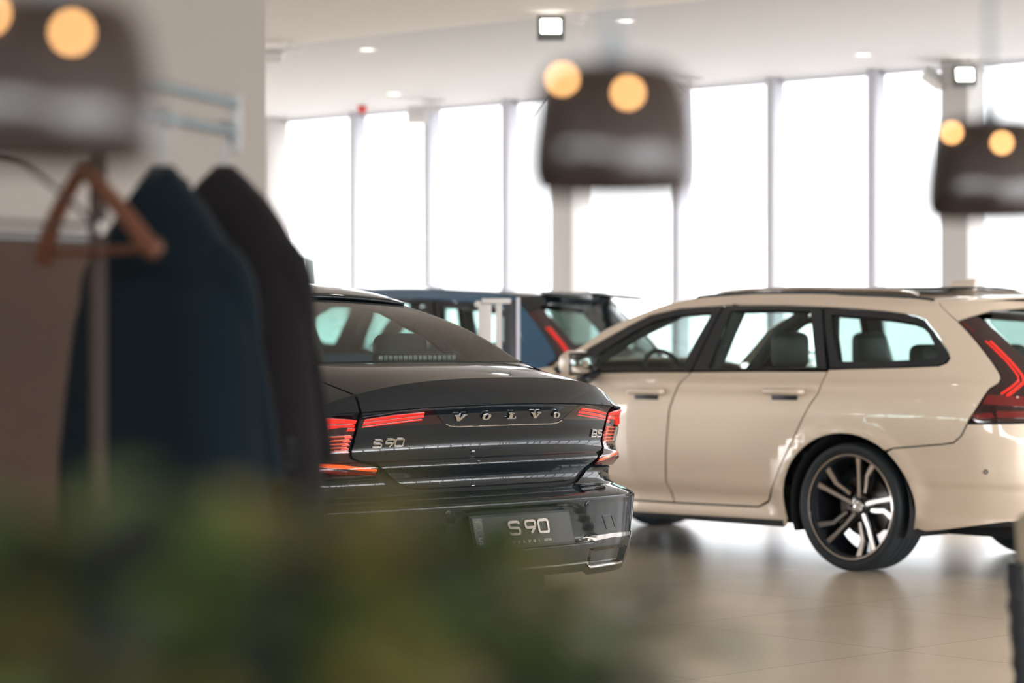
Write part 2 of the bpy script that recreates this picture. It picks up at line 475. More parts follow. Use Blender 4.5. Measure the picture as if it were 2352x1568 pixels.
# ------------------------------------------------------------------ wheel
def wheel(parent, x, side, rad=.343, rimr=.285, width=.255, track=.80, style='five_double', lean=0.0):
    """tyre with rim, spokes, hub cap and brake disc; outer face towards side * y"""
    yc = track * side; s = side; hw = width / 2
    prof = [(rimr, hw - .022), (rimr + .008, hw - .010), (rimr + (rad - rimr) * .45, hw), (rimr + (rad - rimr) * .8, hw - .006), (rad - .006, hw - .016), (rad, hw - .03)]
    n = 4; w = (width - .06)
    tread = []
    for k in range(n):
        a = hw - .03 - w * (k + .72) / n; b = hw - .03 - w * (k + .86) / n
        tread += [(rad, a), (rad - .008, a - .001), (rad - .008, b + .001), (rad, b)]
    prof += tread + [(rad, -hw + .03), (rad - .006, -hw + .016), (rimr + (rad - rimr) * .45, -hw), (rimr, -hw + .022), (rimr - .02, -hw + .03), (rimr - .02, hw - .03)]
    ty = lathe('wheel', [(r, h * s) for r, h in prof], M['rubber'], parent, 72, 'Y', True, angle=R(30))
    ty.location = (x, yc, rad)
    # rim: lip, barrel and black spoke backs
    bm = bmesh.new()
    add_lathe(bm, [(rimr + .001, (hw - .02) * s), (rimr - .006, (hw - .012) * s), (rimr - .012, (hw - .016) * s), (rimr - .016, (hw - .04) * s), (rimr - .03, .0), (rimr - .025, (-hw + .03) * s)], 72, 'Y')
    add_lathe(bm, [(.0, .030 * s), (.045, .034 * s), (.066, .026 * s), (.07, -.03 * s)], 40, 'Y')
    def hgt(r): return .030 + .052 * (r / rimr) ** 1.6
    def spoke(bm, line, widths, lift, thick, k0):
        a0 = 2 * math.pi * k0 / 5
        L, Rr = [], []
        P = [Vector((r * math.sin(R(t) + a0), r * math.cos(R(t) + a0))) for r, t in line]
        for i, p in enumerate(P):
            d = (P[min(i + 1, len(P) - 1)] - P[max(i - 1, 0)]).normalized(); nn = Vector((-d.y, d.x))
            L.append(p + nn * widths[i] / 2); Rr.append(p - nn * widths[i] / 2)
        def V(p, dz):
            r = min(p.length, rimr - .004); p = p * (r / max(p.length, 1e-6))
            return bm.verts.new((-p.x * s, (hgt(r) + lift + dz) * s, p.y))
        T = [(V(l, 0), V(r, 0)) for l, r in zip(L, Rr)]; B = [(V(l, -thick), V(r, -thick)) for l, r in zip(L, Rr)]
        for i in range(len(P) - 1):
            for q in ((T[i][0], T[i + 1][0], T[i + 1][1], T[i][1]), (T[i][0], B[i][0], B[i + 1][0], T[i + 1][0]), (T[i][1], T[i + 1][1], B[i + 1][1], B[i][1]), (B[i][0], B[i][1], B[i + 1][1], B[i + 1][0])):
                bm.faces.new(q)
        bm.faces.new((T[0][0], T[0][1], B[0][1], B[0][0])); bm.faces.new((T[-1][0], B[-1][0], B[-1][1], T[-1][1]))
    q = rimr / .285
    straight = ([(.045 * q, 0), (.13 * q, 3.4), (.21 * q, 5.2), (.281 * q, 6)], [.020, .017, .020, .030])
    bent = ([(.085 * q, 30), (.125 * q, 26.5), (.182 * q, 22.6), (.279 * q, 30)], [.014, .016, .019, .030])
    for k in range(5):
        for line, wd in (straight, bent): spoke(bm, line, [v * 1.5 + .006 for v in wd], -.004, .034, k)
    for k in range(5):
        a = 2 * math.pi * (k + .25) / 5
        add_lathe(bm, [(0, .04 * s), (.009, .04 * s), (.010, .02 * s)], 8, 'Y', center=(.052 * math.sin(a), 0, .052 * math.cos(a)))
    rim = mesh_obj('rim', bm, M['rim_black'], ty, angle=R(30))
    lip = lathe('rim_lip', [(rimr + .0012, (hw - .0175) * s), (rimr - .005, (hw - .0105) * s), (rimr - .0105, (hw - .0135) * s)], M['silver'], ty, 72, 'Y')
    for k in range(5):
        for line, wd in (straight, bent):
            b2 = bmesh.new(); spoke(b2, line, wd, .0, .005, k); mesh_obj('spoke', b2, M['silver'], ty, smooth=False)
    bm = bmesh.new()
    add_lathe(bm, [(0, .0385 * s), (.022, .0385 * s), (.026, .043 * s), (.031, .043 * s), (.034, .034 * s)], 32, 'Y')
    add_box(bm, (0, .041 * s, 0), (.040, .004, .009), Matrix.Rotation(R(-20), 3, 'Y'))
    mesh_obj('hub_cap', bm, M['chrome'], ty, angle=R(30))
    lathe('brake_disc', [(.06, -.02 * s), (.165, -.02 * s), (.165, -.045 * s), (.06, -.045 * s)], M['disc'], ty, 48, 'Y', True)
    ty.rotation_euler = (0, lean, 0)
    return ty
def liner(parent, x, side, r=.40, y0=.55, y1=.92):
    bm = bmesh.new(); n = 24
    a = [bm.verts.new((x + r * math.cos(math.pi * k / n * 1.24 - .38), y0 * side, .345 + r * math.sin(math.pi * k / n * 1.24 - .38))) for k in range(n + 1)]
    b = [bm.verts.new((v.co.x, y1 * side, v.co.z)) for v in a]
    for k in range(n): bm.faces.new((a[k], a[k + 1], b[k + 1], b[k]))
    bm.faces.new(a)
    return mesh_obj('wheel_arch_liner', bm, M['core'], parent, angle=R(50))

def seat(parent, x, y, z0=.46, top=1.30, name='seat', lean=14, width=.52, head=True):
    bm = bmesh.new()
    add_box(bm, (x + .28, y, z0), (.55, width, .16), None, .05, 3)
    rot = Matrix.Rotation(R(-lean), 3, 'Y')
    H = (top - (.24 if head else .05)) - z0
    vs = add_box(bm, (0, 0, 0), (.14, width * .95, H), None, .06, 3)
    for v in vs:
        k = (v.co.z / H + .5); v.co.y *= 1 - .25 * max(0, k - .45) / .55
    bmesh.ops.rotate(bm, cent=(0, 0, -H / 2), matrix=rot, verts=vs)
    bmesh.ops.translate(bm, vec=(x, y, z0 + H / 2), verts=vs)
    o = mesh_obj(name, bm, M['leather'], parent, angle=R(60))
    if head:
        bm = bmesh.new()
        xx = x - math.tan(R(lean)) * (top - .12 - z0)
        add_box(bm, (xx + .01, y, top - .115), (.11, .27, .21), None, .05, 4)
        mesh_obj('headrest', bm, M['leather'], o, angle=R(60))
    return o

# ------------------------------------------------------------------ estate car (x forward from the rear axle, y left, z up)
vplan = Plan([(3.81,0),(3.78,.3),(3.69,.58),(3.5,.79),(3.2,.89),(2.6,.93),(1.8,.94),(1.,.942),(0,.941),(-.3,.925),(-.6,.897),(-.83,.85),(-.97,.775),(-1.06,.64),(-1.105,.45),(-1.125,.2),(-1.13,0)][::-1], 8)
vW = pch([.15,.25,.35,.45,.6,.8,.92,1.0,1.03,1.2,1.35,1.42,1.47],[.87,.89,.91,.925,.94,.942,.93,.905,.89,.80,.715,.67,.60])
vR = pch([.2,.3,.45,.7,.8,.95,1.05,1.2,1.35,1.45],[.1,.04,0,0,.015,.05,.11,.25,.42,.5])
def creases(u, w):
    """small relief of the flank: shoulder line, door sculpting, arch lip"""
    d = .006 * math.exp(-((w - 1.0) / .018) ** 2) * sstep(-1.0, -.7, u)
    if u < 2.6:
        d -= .020 * sstep(.425, .36, w) * sstep(.25, .33, w) * sstep(.45, .6, u) * sstep(2.5, 2.3, u)
        d -= .018 * sstep(.51, .45, w) * sstep(.28, .33, w) * sstep(-.40, -.48, u)
    for cx in (.017, 2.958):
        e = math.hypot((u - cx) / .437, (w - .339) / .397)
        d += .012 * sstep(1.22, 1.06, e) * sstep(.2, .5, w)
    return d
def make_vS(sx, sy, sz):
    def S(u, w):
        x, y = vplan(u)
        a = 1 - sstep(-1.05, .05, x) if x < .05 else 0
        yy = y * vW(w) / .942
        if y > .5: yy += creases(u, w)
        return ((x + vR(w) * a) * sx, yy * sy, w * sz)
    return S
ACX, ACZ, ARX, ARZ = .017, .339, .437, .397
def estate(root, paint, sx=1, sy=1, sz=1, roof_m=None, detail=True):
    S = make_vS(sx, sy, sz); roof_m = roof_m or paint
    uend = vplan.k[0]; ufront = vplan.k[-1]
    K = M['core']; GB = M['gloss_black']
    obj = {}
    for mir in (False, True):
        sd = -1 if mir else 1
        def pn(name, poly, m, **k):
            k.setdefault('gap', .0035); k.setdefault('mirror', mir)
            return panel(name, S, poly, m, root, **k)
        # dark inner shell that closes the shut lines
        a_r = arch(ACX, ACZ, ARX + .01, ARZ + .01, -10, 190); a_f = arch(ACX + 2.941, ACZ, ARX + .01, ARZ + .01, -10, 190)
        core = [(uend, .30), (-.45, .25)] + a_r[::-1] + [(.48, .22), (2.46, .22)] + a_f[::-1] + [(3.5, .22), (ufront - .02, .25), (ufront - .02, .74), (3.8, .80), (2.25, 1.0), (2.1, 1.035), (.18, 1.06), (-.55, 1.08), (-.90, 1.0), (uend, .98)]
        pn('inner_body', core, K, off=-.016, thick=0, du=.12, dw=.1, gap=0)
        # body side: rocker, quarter panel, cant rail and front pillar in one pressing
        side = [(.46, .213), (2.50, .220), (2.49, .30), (2.23, .30), (1.286, .300), (.653, .308), (.574, .340), (.496, .459), (.394, .626), (.321, .760), (.249, .880), (.202, .940), (.186, 1.007), (.176, 1.072),
                (.03, 1.078), (-.275, 1.085), (-.604, 1.096), (-.667, 1.113), (-.703, 1.140), (-.704, 1.175), (-.652, 1.279), (-.582, 1.344), (-.466, 1.363), (-.176, 1.382), (.178, 1.407), (.366, 1.418), (.667, 1.431), (1.065, 1.437), (1.44, 1.418), (1.648, 1.38), (1.793, 1.315), (2.042, 1.188), (2.20, 1.085), (2.29, 1.085),
                (2.099, 1.203), (1.964, 1.294), (1.811, 1.360), (1.535, 1.452), (1.327, 1.484), (.97, 1.495), (.471, 1.488), (.25, 1.478), (-.085, 1.464), (-.40, 1.452), (-.663, 1.441), (-.770, 1.432), (-.774, 1.420), (-.821, 1.388), (-.883, 1.331),
                (-.905, 1.285), (-.935, 1.177), (-.952, 1.105), (-.962, 1.056), (-.961, 1.037), (-.945, 1.016), (-.885, .984), (-.856, .954), (-.740, .805), (-.699, .741), (-.653, .706), (-.59, .696), (-.303, .668)] + arch(ACX, ACZ, ARX, ARZ, 128, -12)
        pn('body_side', side, paint, du=.05, dw=.035, gap=.002)
        pn('sill_trim', [(.47, .206), (2.49, .213), (2.49, .236), (1.6, .240), (.47, .250)], M['satin_black'], off=.004, thick=.012)
        fd = [(1.163, 1.052), (1.228, .978), (1.276, .84), (1.300, .628), (1.320, .414), (1.286, .305), (2.23, .305), (2.27, .6), (2.24, .85), (2.22, 1.035), (1.54, 1.047)]
        d1 = pn('front_door', fd, paint, du=.06, dw=.035)
        rd = [(.181, 1.065), (.190, 1.007), (.207, .94), (.253, .881), (.325, .762), (.398, .628), (.500, .463), (.578, .347), (.653, .312), (1.280, .305), (1.314, .414), (1.294, .628), (1.269, .84), (1.221, .978), (1.156, 1.052), (.70, 1.060)]
        d2 = pn('rear_door', rd, paint, du=.06, dw=.035)
        fen = [(2.237, .30), (2.52, .30)] + arch(ACX + 2.941, ACZ, ARX, ARZ, 186, -6) + [(3.42, .30), (3.7, .42), (3.75, .70), (3.6, .84), (3.0, .955), (2.29, 1.07), (2.23, 1.035), (2.247, .85), (2.277, .6)]
        pn('front_fender', fen, paint)
        if detail:
            for dd, uh, wh in ((d1, 1.455, .935), (d2, .428, .949)):
                bm = bmesh.new(); ptsh = []
                for t, lift in ((-.125, .004), (-.115, .030), (-.08, .038), (0, .041), (.08, .038), (.115, .030), (.125, .004)):
                    x, y, z = S(uh + t, wh - .012 * (t / .125) * 0); ptsh.append((x, (y + lift) * sd, z + .004))
                add_tube(bm, arc_pts(ptsh, 4), .020, 12)
                mesh_obj('door_handle', bm, paint, dd)
                x, y, z = S(uh, wh - .016)
                bm = bmesh.new(); add_box(bm, (x, (y + .004) * sd, z), (.18, .012, .055), None, .005)
                mesh_obj('handle_recess', bm, M['satin_black'], dd, angle=R(40))
        # glass house frames and panes
        A_o = [(2.19, 1.048), (1.60, 1.052), (1.166, 1.059), (1.105, 1.428), (1.43, 1.414), (1.64, 1.376), (1.787, 1.311), (2.036, 1.184)]
        A_i = [(1.975, 1.066), (1.60, 1.069), (1.245, 1.073), (1.165, 1.392), (1.42, 1.378), (1.60, 1.340), (1.735, 1.277), (1.93, 1.165)]
        B_o = [(1.155, 1.059), (.70, 1.067), (.19, 1.076), (.372, 1.412), (.667, 1.425), (1.095, 1.430)]
        B_i = [(1.040, 1.072), (.70, 1.078), (.265, 1.088), (.44, 1.390), (.667, 1.402), (1.030, 1.398)]
        Q_o = [(.165, 1.081), (-.275, 1.089), (-.60, 1.101), (-.66, 1.117), (-.693, 1.143), (-.693, 1.175), (-.643, 1.276), (-.574, 1.338), (-.462, 1.357), (-.176, 1.376), (.178, 1.401), (.352, 1.410), (.265, 1.247)]
        Q_i = [(.120, 1.116), (-.275, 1.123), (-.545, 1.132), (-.592, 1.141), (-.618, 1.158), (-.620, 1.180), (-.580, 1.266), (-.527, 1.308), (-.43, 1.323), (-.176, 1.342), (.170, 1.364), (.285, 1.372), (.215, 1.247)]
        for nm, o_, i_, gl in (('front_window_frame', A_o, A_i, 'car_glass'), ('rear_window_frame', B_o, B_i, 'car_glass'), ('quarter_window_frame', Q_o, Q_i, 'dark_glass')):
            fr = ring_panel(nm, S, o_, i_, GB, root, mir, off=.001, thick=.03)
            panel('window_pane', S, i_, M[gl], fr, mirror=mir, off=-.006, thick=0, du=.12, dw=.1)
        # tail lamp
        TL = [(-.887, 1.328), (-.910, 1.283), (-.940, 1.177), (-.957, 1.105), (-.967, 1.056), (-.966, 1.037), (-.950, 1.014), (-.890, .981), (-.861, .951), (-.747, .809), (-1.04, .814), (-1.36, .818), (-1.33, .97), (-1.21, 1.03), (-1.14, 1.15), (-1.09, 1.28), (-1.05, 1.345), (-1.03, 1.36)]
        tl = pn('tail_lamp', TL, M['dark_lens'], du=.03, dw=.03, gap=.002, off=.002)
        def bar(poly, m, nm='lamp_bar'): return panel(nm, S, poly, m, tl, mirror=mir, off=.005, thick=.004, du=.03, dw=.03)
        def band(pts, hw):
            L, Q = [], []
            for i, p in enumerate(pts):
                a, b = Vector(pts[max(i - 1, 0)]), Vector(pts[min(i + 1, len(pts) - 1)]); d = (b - a).normalized(); n = Vector((-d.y, d.x)) * hw
                L.append((p[0] + n.x, p[1] + n.y)); Q.append((p[0] - n.x, p[1] - n.y))
            return L + Q[::-1]
        bar(band([(-.981, 1.225), (-1.031, 1.124), (-1.056, 1.050), (-1.052, 1.022), (-1.015, .998), (-.94, .955)], .0045), M['red_light'])
        bar(band([(-1.008, 1.225), (-1.052, 1.130), (-1.082, 1.050), (-1.078, 1.015), (-1.030, .985), (-.968, .945)], .007), M['red_light'])
        bar(band([(-.916, 1.322), (-.949, 1.270)], .005), M['red_lens'])
        bar([(-.869, .950), (-.84, .905), (-1.05, .890), (-1.30, .90), (-1.30, .945), (-1.06, .943)], M['red_lens'], 'lamp_field')
        bar([(-.80, .826), (-.775, .850), (-.88, .862), (-.90, .835)], M['red_lens'], 'lamp_field')
        bar([(-.905, .835), (-.905, .868), (-1.30, .872), (-1.30, .832)], M['red_lens'], 'lamp_field')
        # rear bumper, tailgate side and spoiler
        bp = [(-.745, .801), (-.705, .741), (-.657, .702), (-.59, .692), (-.303, .664)] + arch(ACX, ACZ, ARX, ARZ, 130, 195) + [(-.434, .247), (-.492, .235), (-.582, .245), (-.711, .265), (-.941, .304), (-1.3, .31), (uend, .31), (uend, .80), (-1.3, .812), (-1.04, .808)]
        pn('rear_bumper', bp, paint, du=.04, dw=.03, gap=.002)
        sp = [(-.776, 1.434), (-.778, 1.420), (-.825, 1.387), (-.888, 1.333), (-1.031, 1.366), (-1.155, 1.39), (-1.451, 1.403), (uend, 1.405), (uend, 1.44), (-1.2, 1.442), (-.9, 1.440)]
        pn('roof_spoiler', sp, roof_m, du=.04, dw=.02, gap=.002)
        gt = [(-1.37, .818), (uend, .818), (uend, 1.03), (-1.26, 1.03), (-1.345, .97)]
        pn('tailgate', gt, paint, du=.05, dw=.03)
        rg = [(-1.10, 1.335), (-1.15, 1.15), (-1.225, 1.035), (uend, 1.035), (uend, 1.395), (-1.45, 1.395), (-1.16, 1.384)]
        pn('tailgate_window', rg, M['dark_glass'], off=-.012, thick=0, du=.08, dw=.06, gap=0)
        ff = [(3.70, .30), (ufront - .01, .26), (ufront - .01, .72), (3.9, .78), (3.755, .72), (3.71, .42)]
        pn('front_bumper', ff, paint)
        # roof rail
        if detail:
            pts = [S(u, z) for u, z in ((1.36, 1.478), (1.33, 1.488), (.97, 1.502), (.47, 1.495), (.25, 1.484), (-.085, 1.470), (-.40, 1.459), (-.69, 1.446))]
            tube('roof_trim', [(p[0], p[1] * sd, p[2] - .002) for p in arc_pts(pts, 5)], .011, M['satin_black'], root, 8)
            pts = [S(u, z) for u, z in ((1.27, 1.490), (1.22, 1.513), (.97, 1.523), (.6, 1.524), (.25, 1.513), (-.10, 1.500), (-.30, 1.480))]
            tube('roof_rail', [(p[0], (p[1] - .03) * sd, p[2]) for p in arc_pts(pts, 5)], .010, M['chrome'], root, 8)
            bm = bmesh.new()
            # door mirror on its arm
            vs = add_box(bm, (0, 0, 0), (.13, .215, .155), None, .055, 4)
            for v in vs:
                if v.co.x > 0: v.co.y *= .86; v.co.z *= .82
            bmesh.ops.translate(bm, vec=(1.93 * sx, 1.045 * sd, 1.095), verts=vs)
            mm = mesh_obj('door_mirror', bm, M['chrome'] if False else paint, root, angle=R(60))
            box('mirror_glass', (1.868 * sx, 1.045 * sd, 1.095), (.006, .165, .105), M['mirror'], mm, bevel=.002)
            box('mirror_frame', (1.874 * sx, 1.043 * sd, 1.094), (.012, .195, .132), M['gloss_black'], mm, bevel=.004)
            box('mirror_arm', (1.90 * sx, .955 * sd, 1.025), (.10, .13, .05), M['gloss_black'], mm, Matrix.Rotation(R(-30 * sd), 3, 'X'), bevel=.012)
        for x in (0, 2.941 * sx):
            wheel(root, x, sd); liner(root, x + ACX * 0, sd)
        # cabin
        seat(root, 1.02, .37 * sd, .46, 1.29)
        seat(root, .10, .38 * sd, .46, 1.22, width=.50, lean=20)
        # rear pillar trim and cant rail inside
        tube('pillar_trim', [(1.08 * sx, .80 * sd * sy, 1.03 * sz), (1.05 * sx, .70 * sd * sy, 1.25 * sz), (1.02 * sx, .62 * sd * sy, 1.42 * sz)], .045, M['interior'], root, 8)
        tube('pillar_trim', [(2.15 * sx, .80 * sd * sy, 1.03 * sz), (1.80 * sx, .66 * sd * sy, 1.27 * sz), (1.52 * sx, .57 * sd * sy, 1.40 * sz)], .04, M['interior'], root, 8)
        tube('pillar_trim', [(.18 * sx, .80 * sd * sy, 1.03 * sz), (.30 * sx, .70 * sd * sy, 1.25 * sz), (.36 * sx, .62 * sd * sy, 1.40 * sz)], .05, M['interior'], root, 8)
        tube('pillar_trim', [(-.58 * sx, .62 * sd * sy, 1.03 * sz), (-.46 * sx, .57 * sd * sy, 1.2 * sz), (-.30 * sx, .50 * sd * sy, 1.37 * sz)], .06, M['interior'], root, 8)
    # roof skin between the two cant rails
    zr = pch([-1.25, -.9, -.774, -.663, -.40, -.085, .25, .47, .97, 1.33, 1.535], [1.43, 1.436, 1.435, 1.441, 1.452, 1.464, 1.478, 1.488, 1.495, 1.484, 1.452])
    def rf(s, t):
        u = 1.535 - s * (1.535 + .86)
        p = S(u, zr(u)); y = p[1] * (1 - 2 * t)
        return (p[0] + .16 * (1 - abs(1 - 2 * t) ** 2) * (1 - s) ** 4 - .34 * sx * (1 - abs(1 - 2 * t) ** 2) * s ** 6, y, p[2] + .035 * (1 - abs(1 - 2 * t) ** 2.2))
    grid_surf('roof', rf, 36, 20, roof_m, root, thick=.012)
    def hl(s, t):
        p = rf(.04 + .9 * s, .07 + .86 * t); return (p[0], p[1], p[2] - .035)
    grid_surf('headliner', hl, 18, 10, M['headliner'], root)
    # windscreen and bonnet
    top = [(1.535, 1.452), (1.811, 1.36), (1.964, 1.294), (2.099, 1.203), (2.29, 1.075)]
    def ws(s, t):
        i = min(3, int(s * 4)); f = s * 4 - i
        u = top[i][0] + (top[i + 1][0] - top[i][0]) * f; w = top[i][1] + (top[i + 1][1] - top[i][1]) * f
        p = S(u, w); b = 1 - abs(1 - 2 * t) ** 2
        return (p[0] + .17 * b, p[1] * (1 - 2 * t), p[2] + (.035 - .05 * s) * b)
    grid_surf('windscreen', ws, 12, 16, M['car_glass'], root)
    zh = pch([2.25, 3.0, 3.6, 4.0, 4.5], [1.07, .955, .84, .78, .74])
    def hood(s, t):
        u = 2.27 + s * (ufront - .03 - 2.27); p = S(u, zh(u)); b = 1 - abs(1 - 2 * t) ** 2.5
        return (p[0] - .0 * b, p[1] * (1 - 2 * t), p[2] + .05 * b * (1 - s))
    grid_surf('bonnet', hood, 26, 16, paint, root, thick=.012)
    # cabin furniture
    box('dashboard', (1.93 * sx, 0, .92 * sz), (.42, 1.42 * sy, .22), M['interior'], root, bevel=.06)
    box('parcel_cover', (-.45 * sx, 0, .93 * sz), (.8, 1.3 * sy, .03), M['interior'], root)
    box('floor_pan', (1.15 * sx, 0, .28 * sz), (4.2 * sx, 1.08, .16), K, root)
    bm = bmesh.new(); rings = []
    n = 28; c = Vector((1.80 * sx, .38, 1.0 * sz)); m3 = Matrix.Rotation(R(-66), 3, 'Y')
    pts = [c + m3 @ Vector((.185 * math.cos(2 * math.pi * k / n), .185 * math.sin(2 * math.pi * k / n), 0)) for k in range(n + 1)]
    add_tube(bm, pts, .015, 8, False)
    add_tube(bm, [c + m3 @ Vector((0, -.18, 0)), c, c + m3 @ Vector((0, .18, 0))], .02, 8)
    add_tube(bm, [c, c + Vector((.2, 0, -.1))], .03, 8)
    mesh_obj('steering_wheel', bm, M['interior'], root)
    if detail:
        # raised glass roof lid and aerial fin
        def lid(s, t):
            p = rf(.27 + .47 * s, .16 + .68 * t); return (p[0], p[1], p[2] + .006 + .030 * s)
        grid_surf('sunroof_lid', lid, 10, 10, M['gloss_black'], root, thick=.008)
        bm = bmesh.new()
        vs = add_box(bm, (0, 0, 0), (.20, .05, .075), None, .02, 4)
        for v in vs:
            k = (v.co.z + .0375) / .075
            v.co.x = v.co.x * (1 - .15 * k) - .015 * k; v.co.y *= 1 - .5 * k
            if v.co.x > 0: v.co.z -= (v.co.x / .1) ** 2 * .03
        bmesh.ops.translate(bm, vec=(-.07, .0, 1.535), verts=vs)
        mesh_obj('aerial_fin', bm, paint, root, angle=R(60))
        bm = bmesh.new(); add_lathe(bm, [(.006, .002), (.008, .004), (.012, .004), (.0125, 0)], 16, 'Y')
        o = mesh_obj('parking_sensor', bm, M['satin_black'], root)
        p = S(-.83, .56); o.location = p; o.rotation_euler = (0, 0, R(20))
    return S

# ------------------------------------------------------------------ saloon car (x forward from the boot lip, y left, z up)
splan = Plan([(0,0),(.011,.2),(.044,.4),(.101,.6),(.163,.75),(.22,.84),(.285,.895),(.42,.93),(.7,.939),(1.2,.94),(2.5,.94),(3.9,.92),(4.3,.86),(4.6,.7),(4.75,.4),(4.8,0)], 0)
sR = pch([.2,.27,.30,.36,.50,.585,.607,.63,.66,.70,.745,.758,.768,.79,.83,.90,.95,.985,1.0],[.0,-.06,-.10,-.115,-.132,-.146,-.15,-.12,-.035,-.02,-.05,-.06,-.057,-.035,-.02,-.042,-.062,-.094,-.1])
sW = pch([.2,.28,.36,.43,.607,.65,.70,.76,.85,.9,.985,1.05],[.87,.905,.93,.945,.94,.918,.918,.94,.962,.955,.915,.88])
recess_edge = pch([.43, .458, .515, .567, .592], [.47, .46, .41, .35, .28])
def sS(u, w):
    au = abs(u)
    q, l = splan(au); lat = l * sW(w) / .94
    fade = 1 - sstep(.3, 1.2, q)
    dz = -(.02 + .032 * sstep(.76, .98, w)) * lat * lat * fade
    d = 0.0
    if .42 < w < .60 and au < .5:      # number-plate recess
        d = .026 * sstep(0, .035, recess_edge(w) - au) * sstep(.598, .585, w) * sstep(.425, .445, w)
    if .30 < w < .42 and .35 < au < .9:      # lower pocket
        d += .016 * sstep(.44, .46, au) * sstep(.80, .77, au) * sstep(.328, .338, w) * sstep(.405, .395, w)
    return (q + sR(w) * fade + d, math.copysign(lat, u), w + dz)
def lip_q(l): return .054 * l * l + .339 * l ** 4
def lip_z(l): return 1.085 - .05 * l * l - .192 * l ** 4
def saloon(root):
    P = M['black']; K = M['core']; GB = M['gloss_black']
    uF = splan.k[-1]
    AX = 1.15; ux = 1.15 + .28                      # rear axle and its place along the outline
    def sy(P_): return [(-u, w) for u, w in P_[::-1]] + [p for p in P_]
    def both(name, poly, m, **k):
        out = []
        for mir in (False, True):
            out.append(panel(name, sS, [(u, w) for u, w in poly], m, root, mirror=mir, **k))
        return out
    # boot lid rear face (one piece across the car)
    half = [(.705, .984), (.69, .957), (.672, .912), (.665, .854), (.678, .80), (.655, .787), (.60, .779), (.598, .765), (.545, .723), (.505, .698), (.462, .676), (.40, .670)]
    full = [(u, w) for u, w in half] + [(-u, w) for u, w in half[::-1]]
    lidr = panel('boot_lid', sS, full, P, root, du=.035, dw=.012, gap=.0025, ws=(.758, .768, .745, .752), thick=.014)
    def lp(l, v):
        a = lip_q(l), lip_z(l)
        b = sS(l * 1.0, .986)
        u = l
        # matching point of the shell edge for the same lateral place
        for _ in range(4): u += (l - sS(u, .986)[1])
        b = sS(u, .986)
        bul = .012 * math.sin(math.pi * v) * (1 - min(1, abs(l) / .8) ** 2)
        return (a[0] + (b[0] - a[0]) * v - bul, l, a[1] + (b[2] - a[1]) * v + bul * .4)
    def band(l, v): return lp(l, v)
    panel('boot_lid_lip', band, [(-.66, 0), (.66, 0), (.672, 1), (-.672, 1)], P, lidr, du=.03, dw=.08, gap=.0, sign=1, thick=.010)
    for mir in (False, True):
        panel('quarter_corner', band, [(.668, 0), (.80, 0), (.815, .5), (.82, .97), (.68, .97)], P, root, du=.03, dw=.1, gap=.0, sign=1, mirror=mir, thick=.010)
    # boot deck up to the rear window
    def base(s): return (.45 + .10 * s * s, .66 * s, 1.142 - .007 * s * s)
    def deck(s, v):
        l = .80 * s; a = (lip_q(l), l, lip_z(l)); b = base(s)
        bul = .012 * math.sin(math.pi * v) * (1 - abs(s) ** 3)
        return (a[0] + (b[0] - a[0]) * v, a[1] + (b[1] - a[1]) * v, a[2] + (b[2] - a[2]) * v + bul)
    panel('boot_deck', deck, [(-.825, .0), (.825, .0), (.94, .98), (-.94, .98)], P, lidr, du=.05, dw=.05, sign=-1, thick=.010)
    for mir in (False, True):
        panel('quarter_top', deck, [(.835, .0), (1, 0), (1, 1), (.95, 1)], P, root, du=.05, dw=.05, sign=-1, mirror=mir, thick=.008)
    # side glass house between belt line and roof rail
    bx = pch([.17, .35, .6, 1.0, 1.6, 2.4, 3.2, 3.5], [.80, .822, .838, .858, .872, .878, .868, .86])
    bz = pch([.17, .35, .6, 1.0, 1.6, 2.4, 3.2, 3.5], [.974, 1.012, 1.035, 1.045, 1.035, 1.015, .99, .97])
    rl = pch([.17, .3, .45, .553, .75, 1.17, 1.6, 2.2, 2.6, 3.0, 3.35, 3.5], [.798, .75, .70, .66, .605, .53, .535, .55, .57, .63, .72, .77])
    rz = pch([.17, .3, .45, .553, .75, 1.17, 1.37, 1.6, 1.9, 2.2, 2.5, 2.7, 3.0, 3.35, 3.5], [.976, 1.03, 1.095, 1.137, 1.236, 1.385, 1.428, 1.456, 1.472, 1.474, 1.45, 1.40, 1.26, 1.06, .975])
    def G(q, t):
        bul = .03 * math.sin(math.pi * t) * sstep(.3, 1.2, q)
        return (q, bx(q) + (rl(q) - bx(q)) * t + bul, bz(q) + (rz(q) - bz(q)) * t)
    for mir in (False, True):
        # everything around the side windows
        win = [(1.02, .10), (1.35, .06), (2.0, .05), (2.9, .05), (3.12, .10), (3.0, .55), (2.70, .86), (2.4, .90), (1.6, .90), (1.38, .88), (1.15, .60)]
        out = [(.62, 0), (1.35, 0), (2.0, 0), (2.9, 0), (3.48, 0), (3.25, .97), (2.78, 1), (2.4, 1), (1.6, 1), (1.3, 1), (.80, 1)]
        ring_panel('pillars', G, out, win, P, root, mir, thick=.02)
        panel('rear_pillar', G, [(.175, 0.02), (.63, 0), (.81, 1), (.56, 1), (.45, 1), (.3, 1)], P, root, mirror=mir, du=.06, dw=.1, thick=.0)
        fr = ring_panel('side_window_trim', G, win, [(1.07, .14), (1.35, .10), (2.0, .09), (2.85, .09), (3.0, .14), (2.92, .52), (2.66, .80), (2.4, .84), (1.6, .84), (1.42, .81), (1.2, .56)], M['chrome'] if False else GB, root, mir, off=.002, thick=.015)
        panel('window_pane', G, win, M['car_glass'], fr, mirror=mir, off=-.006, thick=0, du=.2, dw=.2)
